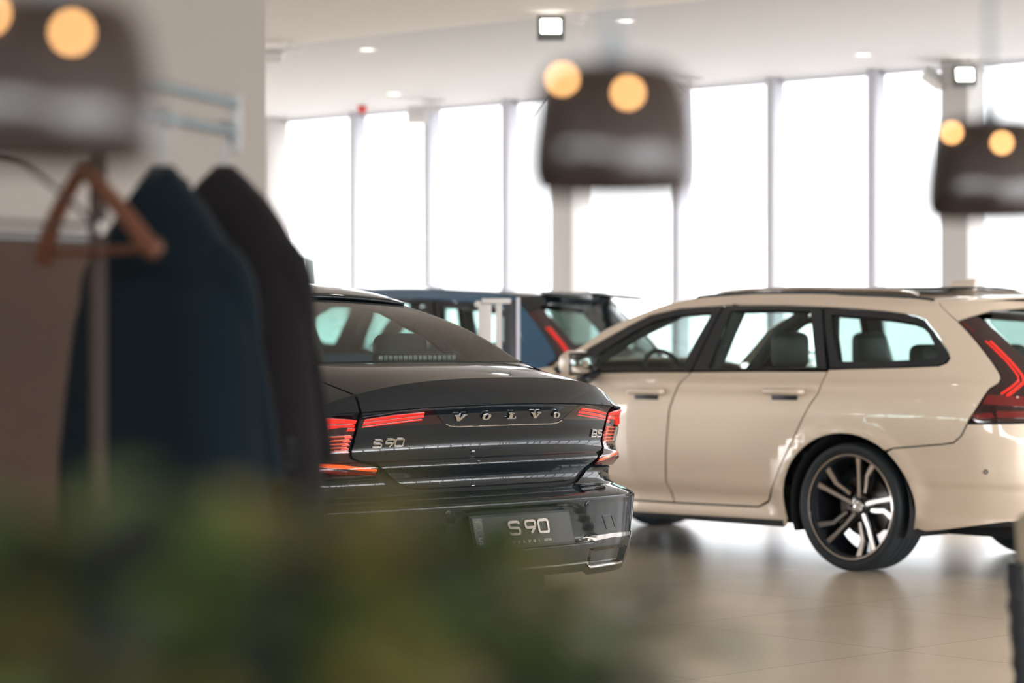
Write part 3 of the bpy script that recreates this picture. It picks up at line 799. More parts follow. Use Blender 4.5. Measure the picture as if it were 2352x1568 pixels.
        # flank: shoulder between belt and body shell
        def SH(q, t):
            u = q
            a = (q, bx(q), bz(q))
            uu = q + .28
            for _ in range(4): uu += (q - sS(uu, .985)[0])
            b = sS(uu, .985)
            return (a[0] + (b[0] - a[0]) * t, a[1] + (b[1] - a[1]) * t + .012 * math.sin(math.pi * t), a[2] + (b[2] - a[2]) * t)
        panel('shoulder', SH, [(.30, 0), (3.45, 0), (3.45, 1), (.30, 1)], P, root, mirror=mir, du=.08, dw=.34, sign=1, thick=0)
        flank = [(1.06, .985), (.72, .985), (.75, .975), (.90, .984), (1.03, .965), (1.075, .90), (1.05, .82), (.99, .745), (.96, .716), (1.26, .70), (1.28, .60)] + arch(ux, .343, .42, .40, 140, -12) + [(1.9, .22), (3.90, .22)] + arch(ux + 2.941, .343, .42, .40, 192, 0) + [(uF - .7, .35), (uF - .75, .75), (ux + 2.9, .90), (ux + 2.2, .985)]
        panel('body_side', sS, flank, P, root, mirror=mir, du=.08, dw=.05, gap=.002)
        core = [(0, .30), (.9, .30), (1.2, .25), (1.0, .5)][:0] + [(0, .31), (.95, .31), (1.0, .5)] + arch(ux, .343, .43, .41, 165, -12) + [(1.9, .24), (3.90, .24)] + arch(ux + 2.941, .343, .43, .41, 192, 0) + [(uF - .05, .30), (uF - .05, .72), (ux + 2.9, .88), (ux + 2.2, .975), (0, .975)]
        panel('inner_body', sS, core, K, root, mirror=mir, off=-.022, thick=0, du=.10, dw=.03)
        # tail lamp on the corner
        TL = [(.712, .962), (.76, .972), (.88, .982), (1.02, .962), (1.07, .90), (1.045, .82), (.985, .747), (.93, .724), (.70, .7245), (.600, .732), (.604, .764), (.662, .780), (.688, .80), (.676, .854), (.682, .912)]
        tl = panel('tail_lamp', sS, TL, M['dark_lens'], root, mirror=mir, du=.025, dw=.012, gap=.002, off=.003, thick=.02)
        def bar(poly, m, nm='lamp_bar', off=.006, par=tl): return panel(nm, sS, poly, m, par, mirror=mir, off=off, thick=.004, du=.025, dw=.012)
        bar([(.700, .957), (.76, .966), (.855, .977), (.90, .972), (.925, .94), (.885, .915), (.868, .935), (.850, .955), (.79, .951), (.697, .945)], M['red_light'])
        bar([(.695, .940), (.77, .945), (.825, .948), (.848, .936), (.838, .905), (.800, .906), (.788, .930), (.74, .932), (.692, .928)], M['red_light'])
        bar([(.925, .935), (.95, .95), (1.00, .945), (1.03, .90), (1.01, .82), (.965, .765), (.94, .775), (.975, .83), (.985, .90), (.96, .925)], M['red_light'])
        bar([(.685, .924), (.715, .925), (.715, .915), (.685, .914)], M['red_light'])
        for k, w in enumerate((.893, .877, .861, .845, .829)):
            bar([(.690, w - .001), (.785 + .002 * k, w + .0005), (.785 + .002 * k, w + .0045), (.690, w + .0035)], M['amber_light'], 'lamp_fin', .007)
        for k, w in enumerate((.886, .870, .854, .838, .822)):
            bar([(.683, w), (.712, w), (.712, w + .003), (.683, w + .003)], M['red_light'], 'lamp_fin', .007)
        bar([(.695, .826), (.79, .826), (.79, .898), (.695, .896)], M['red_lens'], 'lamp_field', .0045)
        bar([(.812, .828), (.862, .828), (.870, .898), (.812, .900)], M['clear_lens'], 'reversing_lens', .006)
        bar([(.835, .783), (.76, .776), (.610, .757), (.610, .750), (.76, .764), (.838, .772)], M['amber_light'])
        bar([(.820, .766), (.76, .758), (.610, .744), (.606, .735), (.76, .745), (.835, .760)], M['red_lens'])
        # inner lamp on the boot lid
        IL = [(.407, .983), (.676, .9615), (.660, .921), (.44, .920), (.318, .921)]
        IL = [(.407, .981), (.50, .980), (.684, .964), (.672, .922), (.44, .920), (.318, .921)]
        il = panel('tail_lamp_inner', sS, IL, M['dark_lens'], lidr, mirror=mir, du=.025, dw=.012, off=.003, thick=.004)
        bar([(.435, .970), (.56, .966), (.668, .957), (.666, .949), (.56, .957), (.43, .962)], M['red_light'], par=il)
        bar([(.425, .957), (.56, .951), (.664, .944), (.662, .934), (.56, .940), (.42, .950)], M['red_light'], par=il)
        bar([(.425, .943), (.56, .935), (.660, .928), (.659, .925), (.56, .931), (.42, .939)], M['red_light'], par=il)
        for x in (AX, AX + 2.941):
            wheel(root, x, mir and -1 or 1, .343, .26); liner(root, x, mir and -1 or 1)
        sdn = -1 if mir else 1
        seat(root, 2.15, .37 * sdn, .44, 1.24); seat(root, 1.16, .36 * sdn, .46, 1.27, width=.6)
        tube('pillar_trim', [(2.05, .80 * sdn, 1.02), (2.0, .68 * sdn, 1.22), (1.95, .55 * sdn, 1.40)], .05, M['interior'], root, 8)
    # bumper across the back
    bh = [(0, .655), (.40, .658), (.47, .663), (.545, .69), (.60, .722), (.70, .7195), (.95, .7175), (1.255, .705), (1.275, .60)] + arch(ux, .343, .42, .40, 141, 186, 8) + [(.985, .31), (.885, .305), (.80, .291), (.46, .292), (.41, .310), (0, .312)]
    bf = bh + [(-u, w) for u, w in bh[1:-1][::-1]]
    bmp = panel('rear_bumper', sS, bf, P, root, du=.035, dw=.012, gap=.002, ws=(.607, .62, .592, .598), thick=.014)
    # trim strip, hook cover, sensor, lower line on the bumper
    for mir in (False, True):
        panel('bumper_trim', sS, [(.375, .440), (.45, .452), (.60, .456), (.95, .452), (.95, .437), (.60, .439), (.47, .433), (.385, .431)], M['chrome'], bmp, mirror=mir, off=.004, thick=.006, du=.03, dw=.01)
        panel('lower_trim', sS, [(.42, .345), (.46, .322), (.60, .323), (.80, .323), (.80, .330), (.60, .330), (.465, .330), (.428, .350), (.0, .350), (.0, .345)], M['chrome'], bmp, mirror=mir, off=.004, thick=.005, du=.03, dw=.01)
        panel('reflector', sS, [(.81, .392), (.86, .390), (.85, .335), (.80, .335)], GB, bmp, mirror=mir, off=.003, thick=.004, du=.03, dw=.02)
        bm = bmesh.new(); add_lathe(bm, [(.004, .003), (.008, .004), (.009, .002), (.012, .004), (.014, 0)], 20, 'Z')
        o = mesh_obj('parking_sensor', bm, M['satin_black'], bmp)
        fr = shell_frame(sS, .377 * (-1 if not mir else 1), .583); p = fr(0, 0, .001); n = (fr(0, 0, .01) - p).normalized()
        o.location = p; o.rotation_euler = n.to_track_quat('Z', 'Y').to_euler()
    def outl(pts, S_, w_):
        bm = bmesh.new()
        fr = lambda x, y, d: (lambda p, n: p + n * d)(Vector(S_(x, y)), (Vector(S_(x, y)) - Vector((1.0, 0, y))).normalized())
        add_tube(bm, [fr(u, w, .0005) for u, w in pts + pts[:1]], w_, 6, False); return bm
    hc = smooth_poly([(-.505, .531), (-.588, .533), (-.640, .478), (-.555, .473)], 1)
    hc = densify(poly_inset(hc, .002), .02)
    mesh_obj('towing_eye_cover', outl(hc, sS, .0016), M['gloss_black'], bmp)
    box('exhaust_silencer', (.50, .1, .285), (.55, .95, .15), M['satin_black'], root, bevel=.07)
    box('floor_pan', (2.2, 0, .30), (3.8, 1.08, .18), K, root)
    # letter bar with its wide-set letters
    bar_h = [(.398, .979), (.31, .918), (.285, .909), (.25, .905), (.0, .904)]
    lb = panel('letter_bar', sS, bar_h + [(-u, w) for u, w in bar_h[:-1][::-1]], GB, lidr, du=.03, dw=.012, off=.0035, thick=.005)
    edge = [(.31, .918), (.285, .909), (.25, .9045), (.10, .9035)]
    tube('bar_edge', [shell_frame(sS, u, w)(0, 0, .006) for u, w in densify(edge + [(-u, w) for u, w in edge[::-1]], .03)[:-20]] if False else [shell_frame(sS, u, w)(0, 0, .006) for u, w in edge + [(-u, w) for u, w in edge[::-1]]], .0025, M['chrome'], lidr, 6)
    bm = bmesh.new()
    for ch, l in zip('VOLVO', (.262, .131, .0, -.131, -.262)):
        add_slab(bm, ch, 0, 0, .026, 2.05, .004, shell_frame(sS, l, .930, .009))
    mesh_obj('lettering', bm, M['chrome'], lb, smooth=False)
    # model badges
    bm = bmesh.new()
    for k, ch in enumerate('S90'):
        fr0 = shell_frame(sS, .588, .8385, .001)
        g, cl = GLYPH[ch]; ox = (.0, .049, .088)[k]
        add_stroke(bm, [(ox + x * .033, y * .029) for x, y in g], cl, .0055, .004, fr0)
    mesh_obj('model_badge', bm, M['chrome'], lidr, smooth=False)
    bm = bmesh.new()
    for k, ch in enumerate('B5'):
        fr0 = shell_frame(sS, -.566, .850, .001)
        g, cl = GLYPH[ch]
        add_stroke(bm, [(k * .049 + x * .039, y * .027) for x, y in g], cl, .007, .005, fr0)
    mesh_obj('model_badge', bm, M['chrome'], lidr, smooth=False)
    # lower body panels around the tail need the shut lines only; the number plate
    zc, hh = .4995, .0655
    def PF(x, y, d):      # x to the right, y up, centre of the plate
        q = -.1415 - .032 * (-y / hh) * .55
        return Vector((q + .25 * x * x * .4 - d, -x + .006, zc + y))
    bm = bmesh.new(); add_outline(bm, [(-.27, -hh), (.27, -hh), (.27, hh), (-.27, hh)], .012, lambda x, y, d: PF(x, y, d - .012))
    pf = mesh_obj('plate_frame', bm, M['satin_black'], bmp, smooth=False)
    bm = bmesh.new(); add_outline(bm, [(-.262, -.057), (.262, -.057), (.262, .057), (-.262, .057)], .003, PF)
    pl = mesh_obj('licence_plate', bm, M['plate'], pf, smooth=False)
    bm = bmesh.new(); add_outline(bm, [(-.258, -.05), (-.213, -.05), (-.213, .055), (-.258, .055)], .001, lambda x, y, d: PF(x, y, d + .0032))
    mesh_obj('plate_strip', bm, M['plate_strip'], pf, smooth=False)
    bm = bmesh.new()
    for k in range(12):
        a = 2 * math.pi * k / 12; cx, cy = -.2355 + .0165 * math.cos(a), .028 + .0165 * math.sin(a)
        star = [(cx + (.0026 if j % 2 == 0 else .0011) * math.sin(math.pi * j / 5), cy + (.0026 if j % 2 == 0 else .0011) * math.cos(math.pi * j / 5)) for j in range(10)]
        add_outline(bm, star, .0006, lambda x, y, d: PF(x, y, d + .0045))
    mesh_obj('plate_stars', bm, M['plate_yellow'], pf, smooth=False)
    bm = bmesh.new()
    fr1 = lambda x, y, d: PF(x, y, d + .0045)
    plate_part = lambda nm, b: mesh_obj(nm, b, M['plate_white'], pf, smooth=False)
    g, cl = GLYPH['S']; add_stroke(bm, [(-.243 + x * .014, -.040 + y * .022) for x, y in g], cl, .0035, .0006, fr1)
    plate_part('country_letter', bm); bm = bmesh.new()
    for k, ch in enumerate('S90'):
        g, cl = GLYPH[ch]; ox = (-.079, .008, .078)[k]
        add_stroke(bm, [(ox + x * .052, -.012 + y * .046) for x, y in g], cl, .0095, .0008, lambda x, y, d: PF(x, y, d + .0035))
    plate_part('model_lettering', bm); bm = bmesh.new()
    for ch, x in zip('VOLVO', (-.070, -.042, -.014, .014, .041)):
        add_slab(bm, ch, x, -.0475, .0105, 1.5, .0006, lambda x, y, d: PF(x, y, d + .0035))
    plate_part('maker_lettering', bm); bm = bmesh.new()
    add_outline(bm, [(.066, -.047), (.0675, -.047), (.0675, -.036), (.066, -.036)], .0006, lambda x, y, d: PF(x, y, d + .0035))
    plate_part('plate_divider', bm)
    o = PF(.092, -.0465, .0042)
    m4 = Matrix.Translation(o) @ Matrix(((0, 0, -1, 0), (-1, 0, 0, 0), (0, 1, 0, 0), (0, 0, 0, 1)))
    font_mesh('dealer_lettering', 'SERVA', .0145, M['plate_white'], pf, m4, .0003)
    # rear window
    def RW(s, v):
        b = base(s); t = (1.17 - .0 * s * s, .53 * s, 1.408 - .023 * s * s)
        bul = math.sin(math.pi * v) * .022
        return (b[0] + (t[0] - b[0]) * v - bul * .5, b[1] + (t[1] - b[1]) * v + .012 * s * math.sin(math.pi * v), b[2] + (t[2] - b[2]) * v + bul)
    panel('rear_window', RW, [(-.985, .015), (.985, .015), (.985, .985), (-.985, .985)], M['dark_glass'], root, du=.1, dw=.05, thick=0)
    wf = ring_panel('window_seal', RW, [(-1, -.005), (1, -.005), (1, 1), (-1, 1)], [(-.97, .03), (.97, .03), (.97, .975), (-.97, .975)], GB, root, off=-.003, thick=.02)
    # roof
    def RF(s, v):
        q = 1.165 + s * (2.66 - 1.165); l = rl(q) * (1 - 2 * v); b = 1 - abs(1 - 2 * v) ** 2.2
        return (q + .12 * b * s ** 4, l, rz(q) + .026 * b)
    grid_surf('roof', RF, 30, 20, P, root, thick=.012)
    grid_surf('headliner', lambda s, v: (lambda p: (p[0], p[1], p[2] - .04))(RF(.03 + .94 * s, .06 + .88 * v)), 14, 10, M['headliner'], root)
    def WS(s, v):
        q = 2.66 + s * (3.42 - 2.66); b = 1 - abs(1 - 2 * v) ** 2
        return (q + .14 * b, rl(q) * (1 - 2 * v), rz(q) + .02 * b)
    grid_surf('windscreen', WS, 12, 14, M['car_glass'], root)
    def HD(s, v):
        u0, u1 = ux + 2.25, uF - .04; u = u0 + (u1 - u0) * s
        p = sS(u, .985 - .25 * s ** 1.5); b = 1 - abs(1 - 2 * v) ** 2.4
        return (p[0], p[1] * (1 - 2 * v), p[2] + .05 * b * (1 - s))
    grid_surf('bonnet', HD, 20, 14, P, root, thick=.012)
    box('dashboard', (3.12, 0, .90), (.36, 1.4, .20), M['interior'], root, bevel=.06)
    box('rear_shelf', (.84, 0, 1.085), (.72, 1.16, .03), M['interior'], root)
    # high brake lamp on the shelf
    bm = bmesh.new(); add_box(bm, (.60, -.09, 1.158), (.03, .44, .035), None, .008)
    hb = mesh_obj('high_brake_lamp', bm, M['satin_black'], root, angle=R(40))
    for k in range(16):
        box('lamp_cell', (.582, -.09 + .40 * (k / 15 - .5), 1.159), (.006, .021, .022), M['clear_lens'], hb, bevel=.004)

# ------------------------------------------------------------------ the showroom
X0, X1, Y0, Y1, ZC = ROOM
def tile_floor():
    m = bpy.data.materials.new('stone_floor_tiles'); m.use_nodes = True
    nt = m.node_tree; b = nt.nodes['Principled BSDF']
    tc = nt.nodes.new('ShaderNodeTexCoord'); mp = nt.nodes.new('ShaderNodeMapping')
    p = RGT * .713 + FWD * 10.47
    mp.vector_type = 'TEXTURE'
    mp.inputs['Rotation'].default_value = (0, 0, R(172.3)); mp.inputs['Location'].default_value = (p.x, p.y, 0)
    br = nt.nodes.new('ShaderNodeTexBrick'); br.offset = 0; br.inputs['Scale'].default_value = 1
    br.inputs['Brick Width'].default_value = 1.2; br.inputs['Row Height'].default_value = 1.2
    br.inputs['Mortar Size'].default_value = .0035; br.inputs['Mortar Smooth'].default_value = .2
    br.inputs['Color1'].default_value = (.76, .665, .535, 1); br.inputs['Color2'].default_value = (.73, .64, .515, 1); br.inputs['Mortar'].default_value = (.46, .40, .33, 1)
    n = nt.nodes.new('ShaderNodeTexNoise'); n.inputs['Scale'].default_value = 2.2; n.inputs['Detail'].default_value = 6
    mx = nt.nodes.new('ShaderNodeMixRGB'); mx.blend_type = 'MULTIPLY'; mx.inputs['Fac'].default_value = .18
    nt.links.new(tc.outputs['Object'], mp.inputs['Vector']); nt.links.new(mp.outputs[0], br.inputs['Vector']); nt.links.new(tc.outputs['Object'], n.inputs['Vector'])
    nt.links.new(br.outputs['Color'], mx.inputs['Color1']); nt.links.new(n.outputs['Fac'], mx.inputs['Color2']); nt.links.new(mx.outputs[0], b.inputs['Base Color'])
    b.inputs['Roughness'].default_value = .24; b.inputs['Specular IOR Level'].default_value = .5
    return m
W_ = mat('white_ceiling_paint', (.58, .575, .58), .85, noise=.04, nscale=3)
W2 = mat('warm_white_ceiling_paint', (.76, .715, .68), .85, noise=.04, nscale=3)
WG = mat('warm_grey_wall_paint', (.275, .252, .232), .8, spec=.2, noise=.06, nscale=4)
WB = mat('brown_gloss_panelling', (.055, .033, .022), .40, spec=.08, noise=.35, nscale=3)
WHT = mat('white_frame_paint', (.44, .435, .48), .6)
COLM = mat('warm_white_column', (.44, .415, .395), .7)
PAN = glass('shop_window_glass', (.96, .97, .97), 1.45)
struct(box('floor', ((X0 + X1) / 2, (Y0 + Y1) / 2, -.05), (X1 - X0 + .6, Y1 - Y0 + .6, .1), tile_floor()))
bpy.data.objects['floor'].data.materials[0].node_tree  # tiles follow world positions
YB = 14.2
struct(box('ceiling', ((X0 + X1) / 2, (YB + Y1) / 2 + .1, ZC + .1), (X1 - X0 + .6, Y1 - YB + .2, .2), W_))
struct(box('ceiling_lower', ((X0 + X1) / 2, (Y0 + YB) / 2, ZC + .08), (X1 - X0 + .6, YB - Y0 + .02, .24), W2))
GR = mat('pale_forecourt_paving', (.38, .37, .36), .9, noise=.1)
struct(box('ground', (-7, 5, -.16), (160, 150, .1), GR))

# window walls: each bay a jamb and its pane
wcount = [0]
def bay(p0, p1, z0, z1, deep=.19, face=.09, inward=(0, -1)):
    """one bay from p0 to p1 on the floor plan; the jamb stands at p0"""
    wcount[0] += 1
    a, b = Vector((*p0, 0)), Vector((*p1, 0)); d = (b - a).normalized(); L = (b - a).length
    ang = math.atan2(d.y, d.x)
    bm = bmesh.new()
    nin = Vector((inward[0], inward[1], 0)); s = 1 if nin.dot(Vector((-d.y, d.x, 0))) > 0 else -1
    add_box(bm, (0, s * (deep / 2 - .02), (z0 + z1) / 2), (face, deep, z1 - z0), None, .006)
    add_box(bm, (L / 2, s * .03, z0 + .04), (L - face, .09, .08)); add_box(bm, (L / 2, s * .03, z1 - .03), (L - face, .06, .03))
    o = struct(mesh_obj('window_%d' % wcount[0], bm, WHT, angle=R(40)))
    o.location = a; o.rotation_euler = (0, 0, ang)
    pane = box('pane', (L / 2, 0, (z0 + z1) / 2), (L - face, .012, z1 - z0 - .1), PAN, o)
    return o
def wall_x(px):
    k = (px - 1176) / 5553; dd = Y1 / (FWD.y + k * RGT.y)
    return dd * (FWD.x + k * RGT.x)
xs = [wall_x(p) for p in (642, 832, 1003, 1182, 1345, 1573, 1790, 2022, 2250)]
left = [xs[0] - 1.28 * k for k in range(5, 0, -1)]
right = []
while (xs + right)[-1] + 1.28 < X1 - .3: right.append((xs + right)[-1] + 1.28)
allx = left + xs + right + [X1]
for a, b in zip(allx, allx[1:]): bay((a, Y1), (b, Y1), 0, ZC)
for px0, px1 in ((597, 690), (1285, 1385), (2180, 2285)):
    x_ = wall_x((px0 + px1) / 2)
    o = struct(box('trim_%d' % (1 + [597, 1285, 2180].index(px0)), (x_, Y1 - .17, ZC / 2), (.27, .32, ZC), COLM, bevel=.01))
n = 20
ys = [Y0 + (Y1 - Y0) * k / n for k in range(n + 1)]
for a, b in zip(ys, ys[1:]): bay((X1, a), (X1, b), .0, ZC, inward=(-1, 0))
for a, b in zip(ys[4:], ys[5:]): bay((X0, a), (X0, b), .0, ZC, inward=(1, 0))
struct(box('wall_west', (X0, Y0 + (ys[4] - Y0) / 2, ZC / 2), (.2, ys[4] - Y0, ZC), WG))
struct(box('wall_back', ((X0 + X1) / 2, Y0 - .1, 1.2), (X1 - X0, .2, 2.4), WG))
m_ = 24; bx_ = [X0 + (X1 - X0) * k / m_ for k in range(m_ + 1)]
for a, b in zip(bx_, bx_[1:]): bay((a, Y0), (b, Y0), 2.4, ZC, inward=(0, 1))
# partition with the coats in front of it
struct(box('wall_left', (-4.78, .84, ZC / 2), (.16, 7.68, ZC - .005), WG))
struct(box('baseboard_left', (-4.69, .84, .735), (.022, 7.66, 1.47), WB))
struct(box('trim_4', (-4.693, .84, 1.482), (.03, 7.66, .022), mat('dark_panel_cap', (.03, .026, .024), .4)))

# ------------------------------------------------------------------ the cars
YAW = HEAD - R(90) + R(134)
p = RGT * 2.457 + FWD * 13.526
estate_root = thing('estate_car', 'beige metallic estate car with black roof trim behind the black saloon', 'car', (p.x, p.y, 0), YAW)
estate(estate_root, M['beige'])
p = RGT * -.0463 + FWD * 9.41
saloon_root = thing('saloon_car', 'black saloon car seen from behind with red tail lamps and S90 plate', 'car', (p.x, p.y, 0), YAW)
saloon(saloon_root)
TB = 33.0
c46, s46 = math.cos(R(TB)), math.sin(R(TB))
k_ = make_vS(.9, 1, 1.08)(-.96, 1.05)
Xo = .303 + k_[0] * c46 + k_[1] * s46; Do = 17.0 - k_[0] * s46 + k_[1] * c46
p = RGT * Xo + FWD * Do
blue_root = thing('hatchback_car', 'dark blue hatchback by the windows, partly hidden by the other two cars', 'car', (p.x, p.y, 0), HEAD - R(90) + R(180 - TB))
Sb = estate(blue_root, M['blue'], .9, 1, 1.08, M['gloss_black'], False)
for sd in (1, -1):
    bm = bmesh.new()
    vs = add_box(bm, (0, 0, 0), (.34, .16, .03), None, .01)
    for v in vs: v.co.z -= (.17 - v.co.x) ** 2 * .25
    bmesh.ops.translate(bm, vec=(-.63, .40 * sd, 1.572), verts=vs)
    mesh_obj('spoiler_wing', bm, M['gloss_black'], blue_root, angle=R(40))

# ------------------------------------------------------------------ coat rack, coats and hangers
RK = mat('rack_brushed_steel', (.20, .24, .26), .5, .6)
RKB = mat('rack_bronze_post', (.040, .030, .026), .8, spec=.1)
WOOD = mat('hanger_beech', (.115, .046, .026), .55, spec=.2, noise=.4, nscale=60)
NAVY = mat('navy_wool', (.0035, .0085, .013), .95, spec=.1, sheen=.03, noise=.3, nscale=150)
CHAR = mat('brown_charcoal_wool', (.010, .009, .010), .95, spec=.1, sheen=.03, noise=.3, nscale=150)
NAVL = mat('navy_lining', (.02, .03, .05), .6)
a = at(225, 240, 4.35); b = at(541, 240, 4.95)
rail = (b - a); rail.z = 0; rdir = rail.normalized()
rack = thing('coat_rack', 'coat rack with bronze post and steel double rail in front of the grey wall', 'coat rack', (a.x, a.y, 0))
z1_, z2_ = 1.712, 1.652
tube('post', [(0, 0, .02), (0, 0, z1_ + .03)], .016, RKB, rack, 16)
lathe('base_plate', [(0, 0), (.26, 0), (.26, .012), (.03, .022), (.016, .03), (0, .03)], RKB, rack, 40)
for z in (z1_, z2_):
    tube('rail', [(0, 0, z), tuple(Vector((rdir.x * rail.length, rdir.y * rail.length, z)))], .011, RK, rack, 14)
e = rdir * rail.length
box('end_plate', (e.x, e.y, (z1_ + z2_) / 2 - .01), (.014, .024, .115), mat('rack_pale_plate', (.34, .35, .35), .5), rack, Matrix.Rotation(math.atan2(rdir.y, rdir.x), 3, 'Z'), bevel=.003)

def hook_pts(z_rail, z_low):
    r = .022
    return [(0, 0, z_low), (0, 0, z_rail - .03), (.004, 0, z_rail - .018)] + [(r * math.cos(R(t)) * 1 - .0, 0, z_rail + r * math.sin(R(t)) - .004) for t in range(-40, 200, 24)]
def jacket(loc, axis, m, label, prof, zt, z_rail, lapel=True):
    """tailored jacket on a hanger; local x runs along the shoulders"""
    t = thing('suit_jacket', label, 'jacket', (loc.x, loc.y, 0), axis, 'jackets on the coat rack')
    N = 40
    def sec(bm, z, aw, bd, twist=0):
        return [bm.verts.new((aw * math.copysign(abs(math.cos(k)) ** .75, math.cos(k)), bd * math.copysign(abs(math.sin(k)) ** .85, math.sin(k)) * (1 + .10 * math.sin(3 * k + z * 9)), z)) for k in [2 * math.pi * i / N for i in range(N)]]
    bm = bmesh.new(); prev = None
    for dz, aw, bd in prof:
        ring = sec(bm, zt - dz, aw, bd)
        if prev is None: bm.faces.new(ring)
        else:
            for i in range(N): bm.faces.new((prev[i], prev[(i + 1) % N], ring[(i + 1) % N], ring[i]))
        prev = ring
    mesh_obj('jacket_body', bm, m, t, angle=R(70))
    A = lambda d: [q for q in prof if q[0] >= d][0][1]
    for s in (-1, 1):
        pts = [(s * A(.12) * .66, 0, zt - .16), (s * A(.16) * .80, .01, zt - .22), (s * A(.3) * .86, .02, zt - .32), (s * A(.4) * .9, .035, zt - .44), (s * A(.5) * .93, .055, zt - .60)]
        P_ = arc_pts(pts, 5); n = len(P_)
        bm = bmesh.new(); add_tube(bm, P_, [.030 + .022 * math.sin(math.pi * min(1, (i / n) * 1.6 + .15)) for i in range(n)], 16)
        sl = mesh_obj('sleeve', bm, m, t)
        for k in range(3):
            q = pts[-1]; bm = bmesh.new(); add_lathe(bm, [(0, .004), (.006, .004), (.007, 0)], 12, 'Y', center=(q[0] + s * .02, q[1] + .042, q[2] + .03 + .022 * k))
            mesh_obj('cuff_button', bm, M['satin_black'], sl)
    bm = bmesh.new()
    add_tube(bm, arc_pts([(-.040, -.02, zt - .050), (-.030, .028, zt - .034), (0, .036, zt - .028), (.030, .028, zt - .034), (.040, -.02, zt - .050)], 5), .010, 10)
    mesh_obj('collar', bm, m, t)
    tube('hanger_hook', arc_pts(hook_pts(z_rail, zt - .02), 3), .0028, RK, t, 8)
    return t
P1 = [(0, .018, .02), (.03, .042, .04), (.07, .078, .055), (.11, .110, .062), (.15, .137, .07), (.22, .172, .08), (.30, .195, .09), (.42, .208, .10), (.55, .219, .115), (.66, .226, .12), (.72, .228, .122)]
q = at(362, 380, 4.62); q2 = a + rdir * (q - a).dot(rdir)
AX_ = HEAD - R(90) - R(28)
jacket(Vector((q2.x, q2.y, 0)), AX_, NAVY, 'navy blue wool jacket, nearer of the two on the coat rack', P1, 1.560, z2_)
P2 = [(0, .018, .02), (.03, .050, .04), (.07, .090, .055), (.11, .120, .065), (.15, .144, .075), (.22, .166, .085), (.30, .180, .095), (.42, .194, .105), (.55, .206, .112), (.66, .212, .115), (.72, .215, .116)]
q = at(507, 383, 4.9); q2 = a + rdir * (q - a).dot(rdir)
jacket(Vector((q2.x, q2.y, 0)), AX_ + R(6), CHAR, 'brown charcoal jacket, farther of the two, beside the wall edge', P2, 1.580, z2_)

def wooden_hanger():
    c = at(190, 392, 4.25)
    ang = math.atan2((RGT * .60 - FWD * .80).y, (RGT * .60 - FWD * .80).x)
    t = thing('wooden_hanger', 'empty reddish wooden coat hanger hanging from the coat rack', 'hanger', (c.x, c.y, 0), ang)
    z = c.z
    for s in (-1, 1):
        bm = bmesh.new()
        pts = arc_pts([(0, 0, z), (s * .055, .004, z - .028), (s * .135, .012, z - .082), (s * .19, .022, z - .130), (s * .213, .03, z - .147)], 6)
        add_tube(bm, pts, [.012 + .007 * (i / (len(pts) - 1)) for i in range(len(pts))], 12)
        mesh_obj('hanger_arm', bm, WOOD, t)
    tube('trouser_bar', [(-.203, .028, z - .141), (.203, .028, z - .141)], .0075, WOOD, t, 12)
    tube('hanger_hook', arc_pts(hook_pts(z2_, z - .005), 3), .0025, RK, t, 8)
    bm = bmesh.new(); add_lathe(bm, [(0, .004), (.010, .004), (.011, 0), (0, 0)], 20, 'Y', center=(.105, -.02, z - .105))  # small plain white disc beside one arm
    mesh_obj('white_disc', bm, mat('plain_white_disc', (.85, .86, .84), .3), t)
wooden_hanger()
c = at(8, 372, 4.02)
wh = thing('wire_hanger', 'thin dark wire coat hanger left of the wooden hanger', 'hanger', (c.x, c.y, 0), math.atan2((RGT * .6 + FWD * .8).y, (RGT * .6 + FWD * .8).x))
z = c.z
tube('wire_frame', arc_pts([(0, 0, z), (.05, 0, z - .008), (.12, 0, z - .04), (.19, 0, z - .085), (.20, 0, z - .095), (.12, 0, z - .10), (-.12, 0, z - .10), (-.20, 0, z - .095), (-.19, 0, z - .085), (-.12, 0, z - .04), (-.05, 0, z - .008), (0, 0, z)], 4), .004, RKB, wh, 8)
tube('hanger_hook', arc_pts(hook_pts(z1_, z), 3), .0025, RK, wh, 8)

